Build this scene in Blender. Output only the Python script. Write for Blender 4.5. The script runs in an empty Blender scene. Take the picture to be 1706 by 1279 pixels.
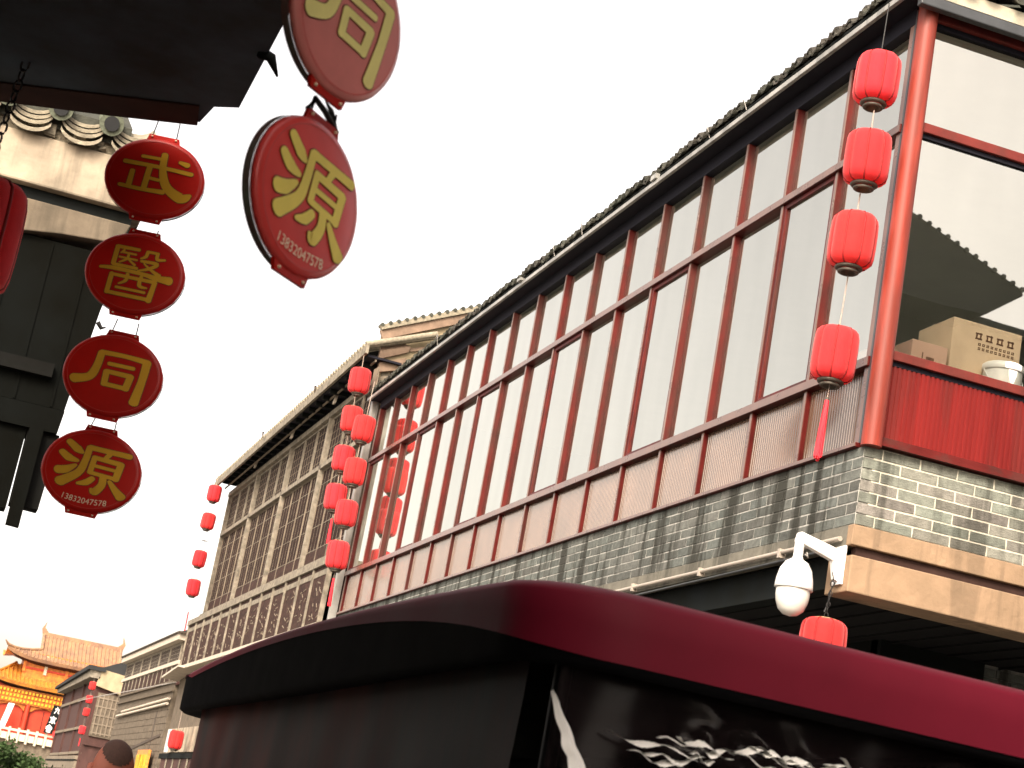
import bpy, math, random
from mathutils import Vector, Matrix, noise
R=math.radians
rnd=random.Random(7)
scene=bpy.context.scene
COL=scene.collection

# ------------------------------------------------------------ camera, sky, sun, exposure
CAM=Vector((-5.1413,-10.0972,1.4910)); FPX=3095.8
ROLL,PITCH,YAW=0.18313,0.25328,0.27439
Fv=Vector((math.sin(YAW)*math.cos(PITCH),math.cos(YAW)*math.cos(PITCH),math.sin(PITCH)))
Rv=Vector((math.cos(YAW),-math.sin(YAW),0)); Uv=Rv.cross(Fv)
rr=Rv*math.cos(ROLL)+Uv*math.sin(ROLL); uu=-Rv*math.sin(ROLL)+Uv*math.cos(ROLL)
cd=bpy.data.cameras.new('camera'); cam=bpy.data.objects.new('camera',cd); COL.objects.link(cam)
m=Matrix((rr,uu,-Fv)).transposed().to_4x4(); m.translation=CAM; cam.matrix_world=m
cd.sensor_width=36.0; cd.lens=36.0*FPX/1706.0; cd.clip_end=3000; cd.clip_start=.05
cd.dof.use_dof=True; cd.dof.focus_distance=11.0; cd.dof.aperture_fstop=11.0
scene.camera=cam
world=bpy.data.worlds.new('World'); scene.world=world; world.use_nodes=True
wn=world.node_tree; wn.nodes.clear()
out=wn.nodes.new('ShaderNodeOutputWorld'); bg=wn.nodes.new('ShaderNodeBackground'); sky=wn.nodes.new('ShaderNodeTexSky')
SUN_EL,SUN_ROT=R(38),R(212)
sky.sky_type='NISHITA'; sky.sun_disc=False; sky.sun_elevation=SUN_EL; sky.sun_rotation=SUN_ROT
sky.dust_density=4.5; sky.air_density=1.0; sky.ozone_density=1.0
hs=wn.nodes.new('ShaderNodeHueSaturation'); hs.inputs['Saturation'].default_value=.36
wn.links.new(sky.outputs[0],hs.inputs['Color']); tint=wn.nodes.new('ShaderNodeMix'); tint.data_type='RGBA'; tint.blend_type='MULTIPLY'; tint.inputs[0].default_value=1.; tint.inputs[7].default_value=(1.15,1.01,.88,1)
wn.links.new(hs.outputs[0],tint.inputs[6]); wn.links.new(tint.outputs[2],bg.inputs[0]); bg.inputs[1].default_value=.15
wn.links.new(bg.outputs[0],out.inputs[0])
sd=bpy.data.lights.new('sun','SUN'); sd.energy=.75; sd.angle=R(16); sd.color=(1,.93,.82)
sun=bpy.data.objects.new('sun',sd); COL.objects.link(sun)
sdir=Vector((math.sin(SUN_ROT)*math.cos(SUN_EL),math.cos(SUN_ROT)*math.cos(SUN_EL),math.sin(SUN_EL)))
sun.rotation_euler=sdir.to_track_quat('Z','Y').to_euler()
vs=scene.view_settings; vs.view_transform='Standard'; vs.look='None'; vs.exposure=1.65; vs.gamma=1.0; vs.use_curve_mapping=False
scene.cycles.max_bounces=8; scene.cycles.transparent_max_bounces=12
try: scene.cycles.use_denoising=True
except Exception: pass

# ------------------------------------------------------------ materials
def mat(name,base,rough=.6,noise_amt=.25,scale=8.,spec=.5,metal=0.,bump=0.,bscale=40.,base2=None,coat=0.,objvar=0.,stretch=None,streak=0.,trans=0.,huevar=.35):
    M=bpy.data.materials.new(name); M.use_nodes=True; n=M.node_tree.nodes; l=M.node_tree.links
    p=n['Principled BSDF']
    tc=n.new('ShaderNodeNewGeometry'); mp=n.new('ShaderNodeMapping'); l.new(tc.outputs['Position'],mp.inputs[0])
    if stretch: mp.inputs['Scale'].default_value=stretch
    nz=n.new('ShaderNodeTexNoise'); nz.inputs['Scale'].default_value=scale; nz.inputs['Detail'].default_value=7; nz.inputs['Roughness'].default_value=.62
    l.new(mp.outputs[0],nz.inputs['Vector'])
    b2=base2 if base2 else tuple(c*(1-noise_amt) for c in base)
    cr=n.new('ShaderNodeMapRange'); cr.inputs[1].default_value=.32; cr.inputs[2].default_value=.68
    l.new(nz.outputs['Fac'],cr.inputs[0])
    mx=n.new('ShaderNodeMix'); mx.data_type='RGBA'; mx.inputs[6].default_value=(*b2,1); mx.inputs[7].default_value=(*base,1)
    l.new(cr.outputs[0],mx.inputs[0]); col=mx.outputs[2]
    if objvar:
        oi=n.new('ShaderNodeObjectInfo'); h=n.new('ShaderNodeHueSaturation')
        mr=n.new('ShaderNodeMapRange'); mr.inputs[3].default_value=1-objvar; mr.inputs[4].default_value=1+objvar
        l.new(oi.outputs['Random'],mr.inputs[0]); l.new(mr.outputs[0],h.inputs['Value'])
        ml=n.new('ShaderNodeMath'); ml.operation='MULTIPLY'; ml.inputs[1].default_value=7.31; l.new(oi.outputs['Random'],ml.inputs[0])
        fr=n.new('ShaderNodeMath'); fr.operation='FRACT'; l.new(ml.outputs[0],fr.inputs[0])
        m2=n.new('ShaderNodeMapRange'); m2.inputs[3].default_value=.5-objvar*huevar; m2.inputs[4].default_value=.5+objvar*huevar
        l.new(fr.outputs[0],m2.inputs[0]); l.new(m2.outputs[0],h.inputs['Hue'])
        l.new(col,h.inputs['Color']); col=h.outputs[0]
    if streak:   # rain-washed dirt running down the wall: stretched noise in world space
        mp2=n.new('ShaderNodeMapping'); mp2.inputs['Scale'].default_value=(2.3,2.3,.28); l.new(tc.outputs['Position'],mp2.inputs[0])
        n2=n.new('ShaderNodeTexNoise'); n2.inputs['Scale'].default_value=1.7; n2.inputs['Detail'].default_value=6; n2.inputs['Roughness'].default_value=.6
        l.new(mp2.outputs[0],n2.inputs['Vector'])
        r2=n.new('ShaderNodeMapRange'); r2.inputs[1].default_value=.49; r2.inputs[2].default_value=.57; r2.inputs[3].default_value=0; r2.inputs[4].default_value=streak
        l.new(n2.outputs['Fac'],r2.inputs[0])
        m3=n.new('ShaderNodeMix'); m3.data_type='RGBA'; m3.inputs[7].default_value=(.028,.028,.022,1)
        l.new(r2.outputs[0],m3.inputs[0]); l.new(col,m3.inputs[6]); col=m3.outputs[2]
    l.new(col,p.inputs['Base Color'])
    p.inputs['Roughness'].default_value=rough; p.inputs['Metallic'].default_value=metal
    p.inputs['Specular IOR Level'].default_value=spec; p.inputs['Coat Weight'].default_value=coat
    if coat: p.inputs['Coat Roughness'].default_value=.12
    if rough>.2 and not trans:
        rm=n.new('ShaderNodeMapRange'); rm.inputs[3].default_value=rough*.82; rm.inputs[4].default_value=min(1,rough*1.2)
        l.new(nz.outputs['Fac'],rm.inputs[0]); l.new(rm.outputs[0],p.inputs['Roughness'])
    if bump:
        nb=n.new('ShaderNodeTexNoise'); nb.inputs['Scale'].default_value=bscale; nb.inputs['Detail'].default_value=5
        l.new(mp.outputs[0],nb.inputs['Vector'])
        bp=n.new('ShaderNodeBump'); bp.inputs['Strength'].default_value=bump; bp.inputs['Distance'].default_value=.01
        l.new(nb.outputs['Fac'],bp.inputs['Height']); l.new(bp.outputs[0],p.inputs['Normal'])
    if trans:
        tr=n.new('ShaderNodeBsdfTranslucent'); l.new(col,tr.inputs[0]); ms=n.new('ShaderNodeMixShader'); ms.inputs[0].default_value=trans
        l.new(p.outputs[0],ms.inputs[1]); l.new(tr.outputs[0],ms.inputs[2]); l.new(ms.outputs[0],n['Material Output'].inputs[0])
    return M
def glass(name,refl,tint,wav=0.,alpha=(.8,.85,.82)):
    M=bpy.data.materials.new(name); M.use_nodes=True; n=M.node_tree.nodes; l=M.node_tree.links; n.remove(n['Principled BSDF'])
    g=n.new('ShaderNodeBsdfGlossy'); g.inputs['Roughness'].default_value=.015; g.inputs[0].default_value=(*tint,1)
    t=n.new('ShaderNodeBsdfTransparent'); t.inputs[0].default_value=(*alpha,1)
    lw=n.new('ShaderNodeLayerWeight'); lw.inputs[0].default_value=.5      # grazing views reflect more
    pw=n.new('ShaderNodeMath'); pw.operation='POWER'; pw.inputs[1].default_value=5.; l.new(lw.outputs['Facing'],pw.inputs[0])
    mr=n.new('ShaderNodeMapRange'); mr.inputs[3].default_value=refl; mr.inputs[4].default_value=refl+.55
    l.new(pw.outputs[0],mr.inputs[0])
    ms=n.new('ShaderNodeMixShader'); l.new(mr.outputs[0],ms.inputs[0]); l.new(t.outputs[0],ms.inputs[1]); l.new(g.outputs[0],ms.inputs[2])
    l.new(ms.outputs[0],n['Material Output'].inputs[0])
    oi=n.new('ShaderNodeObjectInfo'); va=n.new('ShaderNodeMapRange'); va.inputs[3].default_value=.94; va.inputs[4].default_value=1.03; l.new(oi.outputs['Random'],va.inputs[0])
    gp=n.new('ShaderNodeNewGeometry'); mpp=n.new('ShaderNodeMapping'); mpp.inputs['Scale'].default_value=(2,2,.5); l.new(gp.outputs['Position'],mpp.inputs[0])
    dn=n.new('ShaderNodeTexNoise'); dn.inputs['Scale'].default_value=2.2; dn.inputs['Detail'].default_value=8; l.new(mpp.outputs[0],dn.inputs['Vector'])
    dr=n.new('ShaderNodeMapRange'); dr.inputs[1].default_value=.35; dr.inputs[2].default_value=.65; dr.inputs[3].default_value=.97; dr.inputs[4].default_value=1.02; l.new(dn.outputs['Fac'],dr.inputs[0])
    mu=n.new('ShaderNodeMath'); mu.operation='MULTIPLY'; l.new(va.outputs[0],mu.inputs[0]); l.new(dr.outputs[0],mu.inputs[1])
    hh=n.new('ShaderNodeHueSaturation'); hh.inputs['Color'].default_value=(*tint,1); l.new(mu.outputs[0],hh.inputs['Value']); l.new(hh.outputs[0],g.inputs[0])
    if wav:
        tc=n.new('ShaderNodeNewGeometry'); nz=n.new('ShaderNodeTexNoise'); nz.inputs['Scale'].default_value=1.3; l.new(tc.outputs['Position'],nz.inputs[0])
        b=n.new('ShaderNodeBump'); b.inputs['Strength'].default_value=wav; b.inputs['Distance'].default_value=.02; l.new(nz.outputs['Fac'],b.inputs['Height']); l.new(b.outputs[0],g.inputs['Normal'])
    return M
M={}
M['redframe']=mat('red_frame_paint',(.105,.011,.009),.42,.45,5,spec=.16,bump=.08,streak=.35)
M['redpanel']=mat('red_ribbed_sheet',(.20,.014,.012),.45,.40,2.,spec=.3,stretch=(3,3,.3),streak=.22)
M['taupe']=mat('brown_ribbed_sheet',(.135,.078,.050),.17,.4,1.6,spec=.82)
M['column']=mat('red_round_column_paint',(.33,.050,.032),.45,.4,3,spec=.28,stretch=(5,5,.6),streak=.30,bump=.06)
M['glass']=glass('mirror_film_glass',.48,(.97,.96,.88),.012)
M['glassR']=glass('side_window_glass',.43,(.96,.95,.86),.01,(.92,.95,.92))
M['fascia']=mat('pale_metal_fascia',(.36,.36,.335),.4,.35,5,streak=.35)
M['soffit']=mat('dark_soffit_board',(.016,.016,.024),.7,.3,6,spec=.12)
M['darkmetal']=mat('dark_gutter_metal',(.055,.06,.065),.4,.3,7,spec=.4)
M['tile']=mat('grey_clay_roof_tile',(.070,.070,.056),.85,.55,14,spec=.2,bump=.6,bscale=60,objvar=.18)
M['brick']=mat('grey_brick',(.145,.155,.140),.85,.42,22,spec=.2,bump=.5,bscale=90,objvar=.26,streak=.9)
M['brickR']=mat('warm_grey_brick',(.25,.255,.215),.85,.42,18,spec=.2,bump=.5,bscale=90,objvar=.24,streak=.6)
M['mortar']=mat('pale_mortar',(.48,.48,.44),.9,.3,30,spec=.2,bump=.3,streak=.85)
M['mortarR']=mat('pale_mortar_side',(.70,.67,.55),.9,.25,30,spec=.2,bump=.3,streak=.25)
M['concrete']=mat('grey_stained_concrete',(.20,.19,.155),.85,.35,5,spec=.2,bump=.3,streak=.5)
M['cream']=mat('cream_concrete_beam',(.38,.26,.165),.85,.35,3,spec=.2,bump=.6,bscale=18,base2=(.25,.175,.11),streak=.30)
M['creamfascia']=mat('cream_plaster',(.52,.48,.37),.8,.25,5,spec=.2,bump=.3,streak=.3)
M['pipe']=mat('pale_plastic_pipe',(.42,.37,.31),.4,.2,6)
M['ceil']=mat('dark_ceiling_board',(.016,.016,.017),.8,.4,3,spec=.1,stretch=(1,6,1))
M['inside']=mat('interior_wall',(.30,.30,.27),.9,.2,2)
M['insideceil']=mat('interior_ceiling',(.7,.69,.62),.9,.1,2)
M['lantern']=mat('red_flocked_cloth',(.90,.050,.058),.75,.12,18,spec=.2,trans=.45,objvar=.07,huevar=.03,bump=.15,bscale=200)
M['seam']=mat('dark_red_seam',(.30,.006,.006),.7,.2,30)
M['gold']=mat('gold_trim',(.45,.32,.16),.4,.4,40,metal=.3)
M['capdark']=mat('dark_gilt_ring',(.11,.095,.075),.5,.4,40,metal=.3)
M['tassel']=mat('red_silk_tassel',(.85,.012,.03),.5,.3,60,stretch=(4,4,.5))
M['chain']=mat('dark_iron_chain',(.03,.03,.03),.5,.2,30,metal=.5)
M['cord']=mat('pale_cord',(.45,.36,.30),.8,.2,30)
M['signred']=mat('red_sign_plastic',(.66,.020,.012),.30,.25,4,spec=.35,trans=.30)
M['signred2']=mat('backlit_red_sign_plastic',(.88,.085,.075),.30,.2,4,spec=.5,coat=.2,trans=.30)  # sign red brightened to carry the sky light behind the near sign
M['signred3']=mat('skylit_pink_red_plastic',(.90,.30,.27),.30,.25,3,spec=.5,coat=.25,trans=.30)  # sky-light haze on the top near sign put into a paler red
M['signgold3']=mat('skylit_pale_yellow_paint',(.95,.85,.30),.4,.2,7,spec=.3,trans=.15)  # its characters, paled by the same painted sky light
M['signgold2']=mat('backlit_gold_paint',(.92,.74,.13),.4,.2,7,spec=.3,trans=.15)  # character gold brightened likewise for the sky backlight
M['film']=mat('dark_film_brown_reflections',(.075,.020,.017),.5,.7,2.2,spec=.06,base2=(.004,.004,.005),stretch=(1,1,.6))  # brown noise patches paint reflections on the black side sheet
M['sidered']=mat('dull_red_rail',(.19,.032,.026),.5,.4,5,spec=.2,streak=.25,bump=.06)
M['framefront']=mat('skylit_front_tone',(.17,.095,.072),.28,.3,5,spec=.6)  # pale tone carries the sky light falling on the frame fronts
M['signrim']=mat('weathered_sign_rim',(.12,.045,.04),.6,.6,20,base2=(.10,.12,.09))
M['signline']=mat('sign_border_line',(.62,.06,.05),.35,.15,9)
M['signgold']=mat('gold_character_paint',(.80,.44,.03),.4,.2,7,spec=.3,trans=.15)
M['charedge']=mat('dark_character_outline',(.16,.03,.01),.5,.2,7)
M['digits']=mat('pale_print',(.88,.70,.48),.5,.1,7)
M['eavewood']=mat('dark_eave_wood',(.014,.017,.018),.85,.5,3,spec=.06,base2=(.009,.010,.008))
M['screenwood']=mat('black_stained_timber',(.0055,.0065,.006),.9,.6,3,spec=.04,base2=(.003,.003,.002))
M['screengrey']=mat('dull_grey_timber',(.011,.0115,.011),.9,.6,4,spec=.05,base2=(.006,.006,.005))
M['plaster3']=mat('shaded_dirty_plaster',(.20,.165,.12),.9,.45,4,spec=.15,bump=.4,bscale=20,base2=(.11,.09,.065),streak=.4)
M['slabwood']=mat('weathered_dark_soffit_board',(.085,.125,.155),.85,.5,2.5,spec=.1,base2=(.045,.055,.055))
M['eaveedge']=mat('brown_eave_edge',(.060,.034,.028),.85,.4,6,spec=.1)
M['plaster']=mat('old_cream_plaster',(.46,.39,.29),.9,.35,4,spec=.2,bump=.5,bscale=20,base2=(.24,.205,.155),streak=.35)
M['plaster2']=mat('grey_cream_plaster',(.24,.20,.15),.9,.35,5,spec=.2,bump=.3,bscale=20)
M['tilegrn']=mat('weathered_grey_green_tile',(.16,.18,.13),.85,.35,30,spec=.2,bump=.4,bscale=70)
M['tilepale']=mat('pale_weathered_tile',(.33,.295,.22),.9,.5,25,spec=.2,bump=.6,bscale=50)
M['oldcream']=mat('weathered_cream_wood',(.31,.275,.215),.8,.6,9,spec=.2)
M['brownwood']=mat('dark_brown_lattice_wood',(.026,.014,.012),.8,.5,14,spec=.15)
M['brownwood2']=mat('carved_brown_board',(.075,.042,.034),.85,.75,16,spec=.15,bump=1.,bscale=14)
M['board']=mat('bare_timber_board',(.27,.19,.135),.8,.4,7,spec=.2)
M['yplaster']=mat('yellow_plaster',(.40,.33,.21),.9,.3,4,spec=.2)
M['stone']=mat('old_stone_wall',(.165,.135,.10),.9,.45,6,spec=.2,bump=.6,bscale=12)
M['whitewood']=mat('white_rail_paint',(.56,.50,.41),.7,.25,6,spec=.2)
M['mauve']=mat('mauve_brown_boards',(.085,.042,.036),.7,.4,5,spec=.2,stretch=(1,1,.3))
M['white']=mat('white_plastic',(.80,.80,.77),.32,.04,6,coat=.2)
M['dome']=mat('frosted_dome',(.74,.74,.68),.25,.1,9,coat=.4)
M['wiregrey']=mat('grey_wire',(.35,.33,.30),.6,.1,9)
M['cartred']=mat('crimson_cart_roof',(.105,.0048,.0145),.6,.22,2.5,spec=.10,bump=.08,bscale=6)
M['cartblack']=mat('black_cart_lining',(.004,.004,.005),.8,.3,5,spec=.05)
M['cartmetal']=mat('black_cart_frame',(.012,.012,.014),.4,.2,5)
M['rubber']=mat('black_rubber',(.02,.02,.02),.8,.2,20)
M['seat']=mat('brown_vinyl_seat',(.06,.02,.02),.5,.2,8)
M['cardboard']=mat('brown_cardboard',(.66,.50,.34),.8,.15,5)
M['cardpink']=mat('pinkish_cardboard',(.58,.38,.28),.8,.15,5)
M['print']=mat('brown_ink',(.18,.09,.05),.8,.2,9)
M['glaze']=mat('yellow_glazed_tile',(.64,.27,.035),.4,.4,3,spec=.4,base2=(.34,.13,.035))
M['glazeold']=mat('weathered_glazed_tile',(.36,.21,.11),.7,.4,2,spec=.2,base2=(.20,.12,.085))
M['palred']=mat('palace_red',(.50,.045,.018),.5,.25,2,spec=.3)
M['palorange']=mat('gilded_painted_beam',(.66,.24,.03),.5,.6,4,spec=.3,base2=(.34,.07,.015))
M['marble']=mat('white_marble',(.60,.55,.42),.7,.3,3)
M['leaf']=mat('dark_green_leaf',(.040,.075,.022),.7,.5,3,spec=.2)
M['bark']=mat('bark',(.07,.05,.035),.9,.4,20,bump=.6)
M['ground']=mat('grey_street_paving',(.17,.16,.14),.85,.35,1.2,bump=.3)
M['skin']=mat('tanned_skin',(.36,.11,.065),.5,.15,12,spec=.3)
M['hair']=mat('close_cropped_brown_hair',(.085,.045,.033),.75,.3,80,spec=.2,bump=.5,bscale=300)
M['shirt']=mat('dark_grey_shirt',(.05,.05,.055),.85,.2,30)
M['trouser']=mat('black_trousers',(.02,.02,.025),.85,.2,30)
M['goldsign']=mat('orange_gold_board',(.75,.34,.05),.4,.5,10,base2=(.55,.15,.03))
M['roofgrey']=mat('grey_roof',(.035,.037,.038),.85,.3,3,spec=.15)
M['greywall']=mat('grey_render_wall',(.016,.018,.017),.85,.3,2,spec=.08)

_p=M['lantern'].node_tree.nodes['Principled BSDF']; _p.inputs['Sheen Weight'].default_value=.65; _p.inputs['Sheen Roughness'].default_value=.5; _p.inputs['Sheen Tint'].default_value=(1,.55,.55,1)
# clear plastic curtain
def plastic():
    Mt=bpy.data.materials.new('crumpled_clear_plastic'); Mt.use_nodes=True; n=Mt.node_tree.nodes; l=Mt.node_tree.links
    p=n['Principled BSDF']; p.inputs['Base Color'].default_value=(.012,.008,.009,1); p.inputs['Roughness'].default_value=.22; p.inputs['Specular IOR Level'].default_value=.14
    p.inputs['Coat Weight'].default_value=.0; p.inputs['Coat Roughness'].default_value=.05
    t=n.new('ShaderNodeBsdfTransparent'); t.inputs[0].default_value=(.45,.42,.42,1); ms=n.new('ShaderNodeMixShader'); ms.inputs[0].default_value=.6
    l.new(t.outputs[0],ms.inputs[1]); l.new(p.outputs[0],ms.inputs[2]); l.new(ms.outputs[0],n['Material Output'].inputs[0]); return Mt
M['plastic']=plastic()

# ------------------------------------------------------------ mesh helpers
def wloc(o):
    v=Vector((0,0,0))
    while o is not None: v+=o.location; o=o.parent
    return v
class MB:
    def __init__(s): s.v=[]; s.f=[]; s.sm=[]
    def add(s,vs,fs,smooth=False):
        b=len(s.v); s.v+= [tuple(v) for v in vs]; s.f+=[tuple(b+i for i in f) for f in fs]; s.sm+=[smooth]*len(fs)
        return s
    def box(s,x0,x1,y0,y1,z0,z1,j=0.):
        if x0>x1:x0,x1=x1,x0
        if y0>y1:y0,y1=y1,y0
        if z0>z1:z0,z1=z1,z0
        vs=[(x,y,z) for z in(z0,z1) for y in(y0,y1) for x in(x0,x1)]
        if j: vs=[tuple(c+rnd.uniform(-j,j) for c in v) for v in vs]
        return s.add(vs,[(0,2,3,1),(4,5,7,6),(0,1,5,4),(2,6,7,3),(0,4,6,2),(1,3,7,5)])
    def bar(s,a,b,w,h,up=(0,0,1)):
        a=Vector(a);b=Vector(b);d=(b-a).normalized();u=Vector(up)
        sd=d.cross(u)
        if sd.length<1e-4: sd=d.cross(Vector((0,1,0)))
        sd.normalize(); u=sd.cross(d)
        vs=[p+sd*(i*w/2)+u*(k*h/2) for p in(a,b) for i,k in((-1,-1),(1,-1),(1,1),(-1,1))]
        return s.add(vs,[(0,1,2,3),(7,6,5,4),(0,4,5,1),(1,5,6,2),(2,6,7,3),(3,7,4,0)])
    def tube(s,pts,r,n=8,caps=True):
        pts=[Vector(p) for p in pts]; rings=[]
        for i,p in enumerate(pts):
            d=(pts[min(i+1,len(pts)-1)]-pts[max(i-1,0)]).normalized()
            a=d.cross(Vector((0,0,1)) if abs(d.z)<.9 else Vector((1,0,0))).normalized(); b=d.cross(a)
            rr_=r[i] if isinstance(r,(list,tuple)) else r
            rings.append([p+(a*math.cos(2*math.pi*k/n)+b*math.sin(2*math.pi*k/n))*rr_ for k in range(n)])
        vs=[v for rg in rings for v in rg]; fs=[]
        for i in range(len(pts)-1):
            for k in range(n): fs.append((i*n+k,i*n+(k+1)%n,(i+1)*n+(k+1)%n,(i+1)*n+k))
        s.add(vs,fs,True)
        if caps:
            s.add(rings[0],[tuple(range(n))]); s.add(rings[-1],[tuple(range(n))[::-1]])
        return s
    def lathe(s,prof,c=(0,0,0),n=24,fn=None,smooth=True):
        vs=[];fs=[]
        for r,z in prof:
            for k in range(n):
                a=2*math.pi*k/n; q=r*(fn(a,z) if fn else 1)
                vs.append((c[0]+q*math.cos(a),c[1]+q*math.sin(a),c[2]+z))
        for i in range(len(prof)-1):
            for k in range(n): fs.append((i*n+k,i*n+(k+1)%n,(i+1)*n+(k+1)%n,(i+1)*n+k))
        return s.add(vs,fs,smooth)
    def prism(s,poly,axis,a0,a1):
        n=len(poly)
        def P(u,v,a): return {'x':(a,u,v),'y':(u,a,v),'z':(u,v,a)}[axis]
        vs=[P(u,v,a0) for u,v in poly]+[P(u,v,a1) for u,v in poly]
        return s.add(vs,[tuple(range(n)),tuple(range(2*n-1,n-1,-1))]+[(i,(i+1)%n,n+(i+1)%n,n+i) for i in range(n)])
    def build(s,name,material,parent=None,world=True,loc=None,bevel=0.,kind=None,subsurf=0):
        me=bpy.data.meshes.new(name); off=wloc(parent) if (parent is not None and world) else Vector((0,0,0))
        if loc is not None: off=off+Vector(loc) if False else off
        me.from_pydata([tuple(Vector(v)-off) for v in s.v],[],s.f); me.update()
        me.polygons.foreach_set('use_smooth',s.sm)
        import bmesh as _b
        bm=_b.new(); bm.from_mesh(me); _b.ops.recalc_face_normals(bm,faces=bm.faces); bm.to_mesh(me); bm.free()
        me.materials.append(M[material] if isinstance(material,str) else material)
        o=bpy.data.objects.new(name,me); COL.objects.link(o)
        if parent is not None: o.parent=parent
        if loc is not None: o.location=loc
        if bevel:
            b=o.modifiers.new('bevel','BEVEL'); b.width=bevel; b.segments=2; b.limit_method='ANGLE'
        if kind: o['kind']=kind
        return o
def thing(name,label,cat,loc=(0,0,0),group=None):
    o=bpy.data.objects.new(name,None); COL.objects.link(o); o.location=loc; o.empty_display_size=.1
    o['label']=label; o['category']=cat
    if group: o['group']=group
    return o
def tag(o,label,cat,group=None):
    o['label']=label; o['category']=cat
    if group: o['group']=group
    return o
def inst(src,parent,loc,rotz=0.,scale=None,name=None):
    o=bpy.data.objects.new(name or src.name.split('.')[0],src.data); COL.objects.link(o); o.parent=parent; o.location=loc; o.rotation_euler=(0,0,rotz)
    if scale: o.scale=scale
    return o
def copytree(o,parent=None):
    c=o.copy(); COL.objects.link(c); c.parent=parent
    for ch in list(o.children): copytree(ch,c)
    return c

# ------------------------------------------------------------ ground
g=MB()
g.add([(-400,-300,0),(400,-300,0),(400,900,0),(-400,900,0)],[(0,1,2,3)])
g.build('ground','ground',kind='structure')

# ============================================================ GLASS FRONTED BUILDING (corner at 0,0)
ZB,ZL,ZT,ZTOP=4.40,4.958,6.552,7.30
YS=[1.799+.85*i for i in range(-2,16)]          # mullion positions along the street front
YS[-1]=14.55
B1=thing('glass_front_building','corner house with red framed mirrored glass upper floor over a grey brick band','building',(2,7,0))
GX=.040
# interior shell
b=MB(); b.box(.08,4.2,.08,14.5,4.42,4.50); b.build('floor_slab','inside',B1)
b=MB(); b.box(.08,4.2,.08,14.5,7.34,7.40); b.build('interior_ceiling','insideceil',B1)
b=MB(); b.box(4.2,4.3,.0,14.6,3.7,7.45); b.box(.08,4.2,14.5,14.6,3.7,7.45); b.build('back_wall','inside',B1)
# mullions (front faces at x=0)
def stick(y,z0,z1,w=.042): return MB().box(0,GX+.02,y-w/2,y+w/2,z0,z1)
for i,y in enumerate(YS):
    w=.042 if 0<i<len(YS)-1 else .075
    mo=stick(y,ZB+.022,ZTOP,w).build('mullion','redframe',B1,bevel=.003)
    MB().box(-.004,-.0003,y-w/2+.004,y+w/2-.004,ZB+.022,ZTOP).build('skylit_front_strip','framefront',mo)  # thin strip painting the sky-lit front of the mullion
y0,y1=YS[0]-.03,YS[-1]+.03
for z0,z1,x0,nm in ((ZL-.035,ZL+.03,-.022,'lower_rail'),(ZT-.03,ZT+.03,-.018,'transom_rail'),(ZTOP,ZTOP+.12,-.008,'head_rail'),(ZB-.01,ZB+.02,-.03,'bottom_rail')):
    ro=MB().box(x0,GX+.03,y0,y1,z0,z1).build(nm,'redframe' if nm!='head_rail' else 'soffit',B1,bevel=.004)
    if nm!='head_rail': MB().box(x0-.004,x0-.0003,y0,y1,z0+.004,z1-.004).build('skylit_front_strip','framefront',ro)  # rail fronts get the same painted sky light
# panes, casement sashes and ribbed panels
def ribs(axis,a0,a1,z0,z1,base,depth,pitch,sgn):
    n=max(4,int(round((a1-a0)/pitch))); vs=[];fs=[]
    prof=[(0,0),(.30,0),(.42,1),(.88,1),(1.,0)]
    pts=[]
    for k in range(n):
        for t,h in prof[:-1]: pts.append((a0+(k+t)*(a1-a0)/n,h))
    pts.append((a1,0))
    for a,h in pts:
        d=base+sgn*h*depth
        for z in(z0,z1): vs.append((d,a,z) if axis=='x' else (a,d,z))
    for k in range(len(pts)-1): fs.append((2*k,2*k+2,2*k+3,2*k+1))
    return MB().add(vs,fs)
for i in range(len(YS)-1):
    a,c=YS[i]+.02,YS[i+1]-.02
    if i==0: a+=.0
    ribs('x',a,c,ZB+.02,ZL-.03,.042,.010,.034,-1).build('ribbed_panel','taupe',B1)
    t=rnd.uniform(-.0012,.0012); t2=rnd.uniform(-.0010,.0010)
    MB().add([(GX+t,a,ZT+.03),(GX-t,c,ZT+.03),(GX-t+t2,c,ZTOP+.004),(GX+t+t2,a,ZTOP+.004)],[(0,1,2,3)]).build('upper_pane','glass',B1)
    if i in (1,4,7,10,13,16):     # opening casement with its own sash
        s=MB(); e=.036
        for q in ((a,a+e,ZL+.03,ZT-.03),(c-e,c,ZL+.03,ZT-.03),(a+e,c-e,ZL+.03,ZL+.03+e),(a+e,c-e,ZT-.03-e,ZT-.03)):
            s.box(.006,.036,*q)
        so=s.build('window_sash','redframe',B1,bevel=.003)
        MB().add([(.026+t,a+e,ZL+.03+e),(.026-t,c-e,ZL+.03+e),(.026-t,c-e,ZT-.03-e),(.026+t,a+e,ZT-.03-e)],[(0,1,2,3)]).build('pane','glass',so)
    else:
        MB().add([(GX+t,a,ZL+.03),(GX-t,c,ZL+.03),(GX-t+t2,c,ZT-.03),(GX+t+t2,a,ZT-.03)],[(0,1,2,3)]).build('lower_pane','glass',B1)
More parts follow.
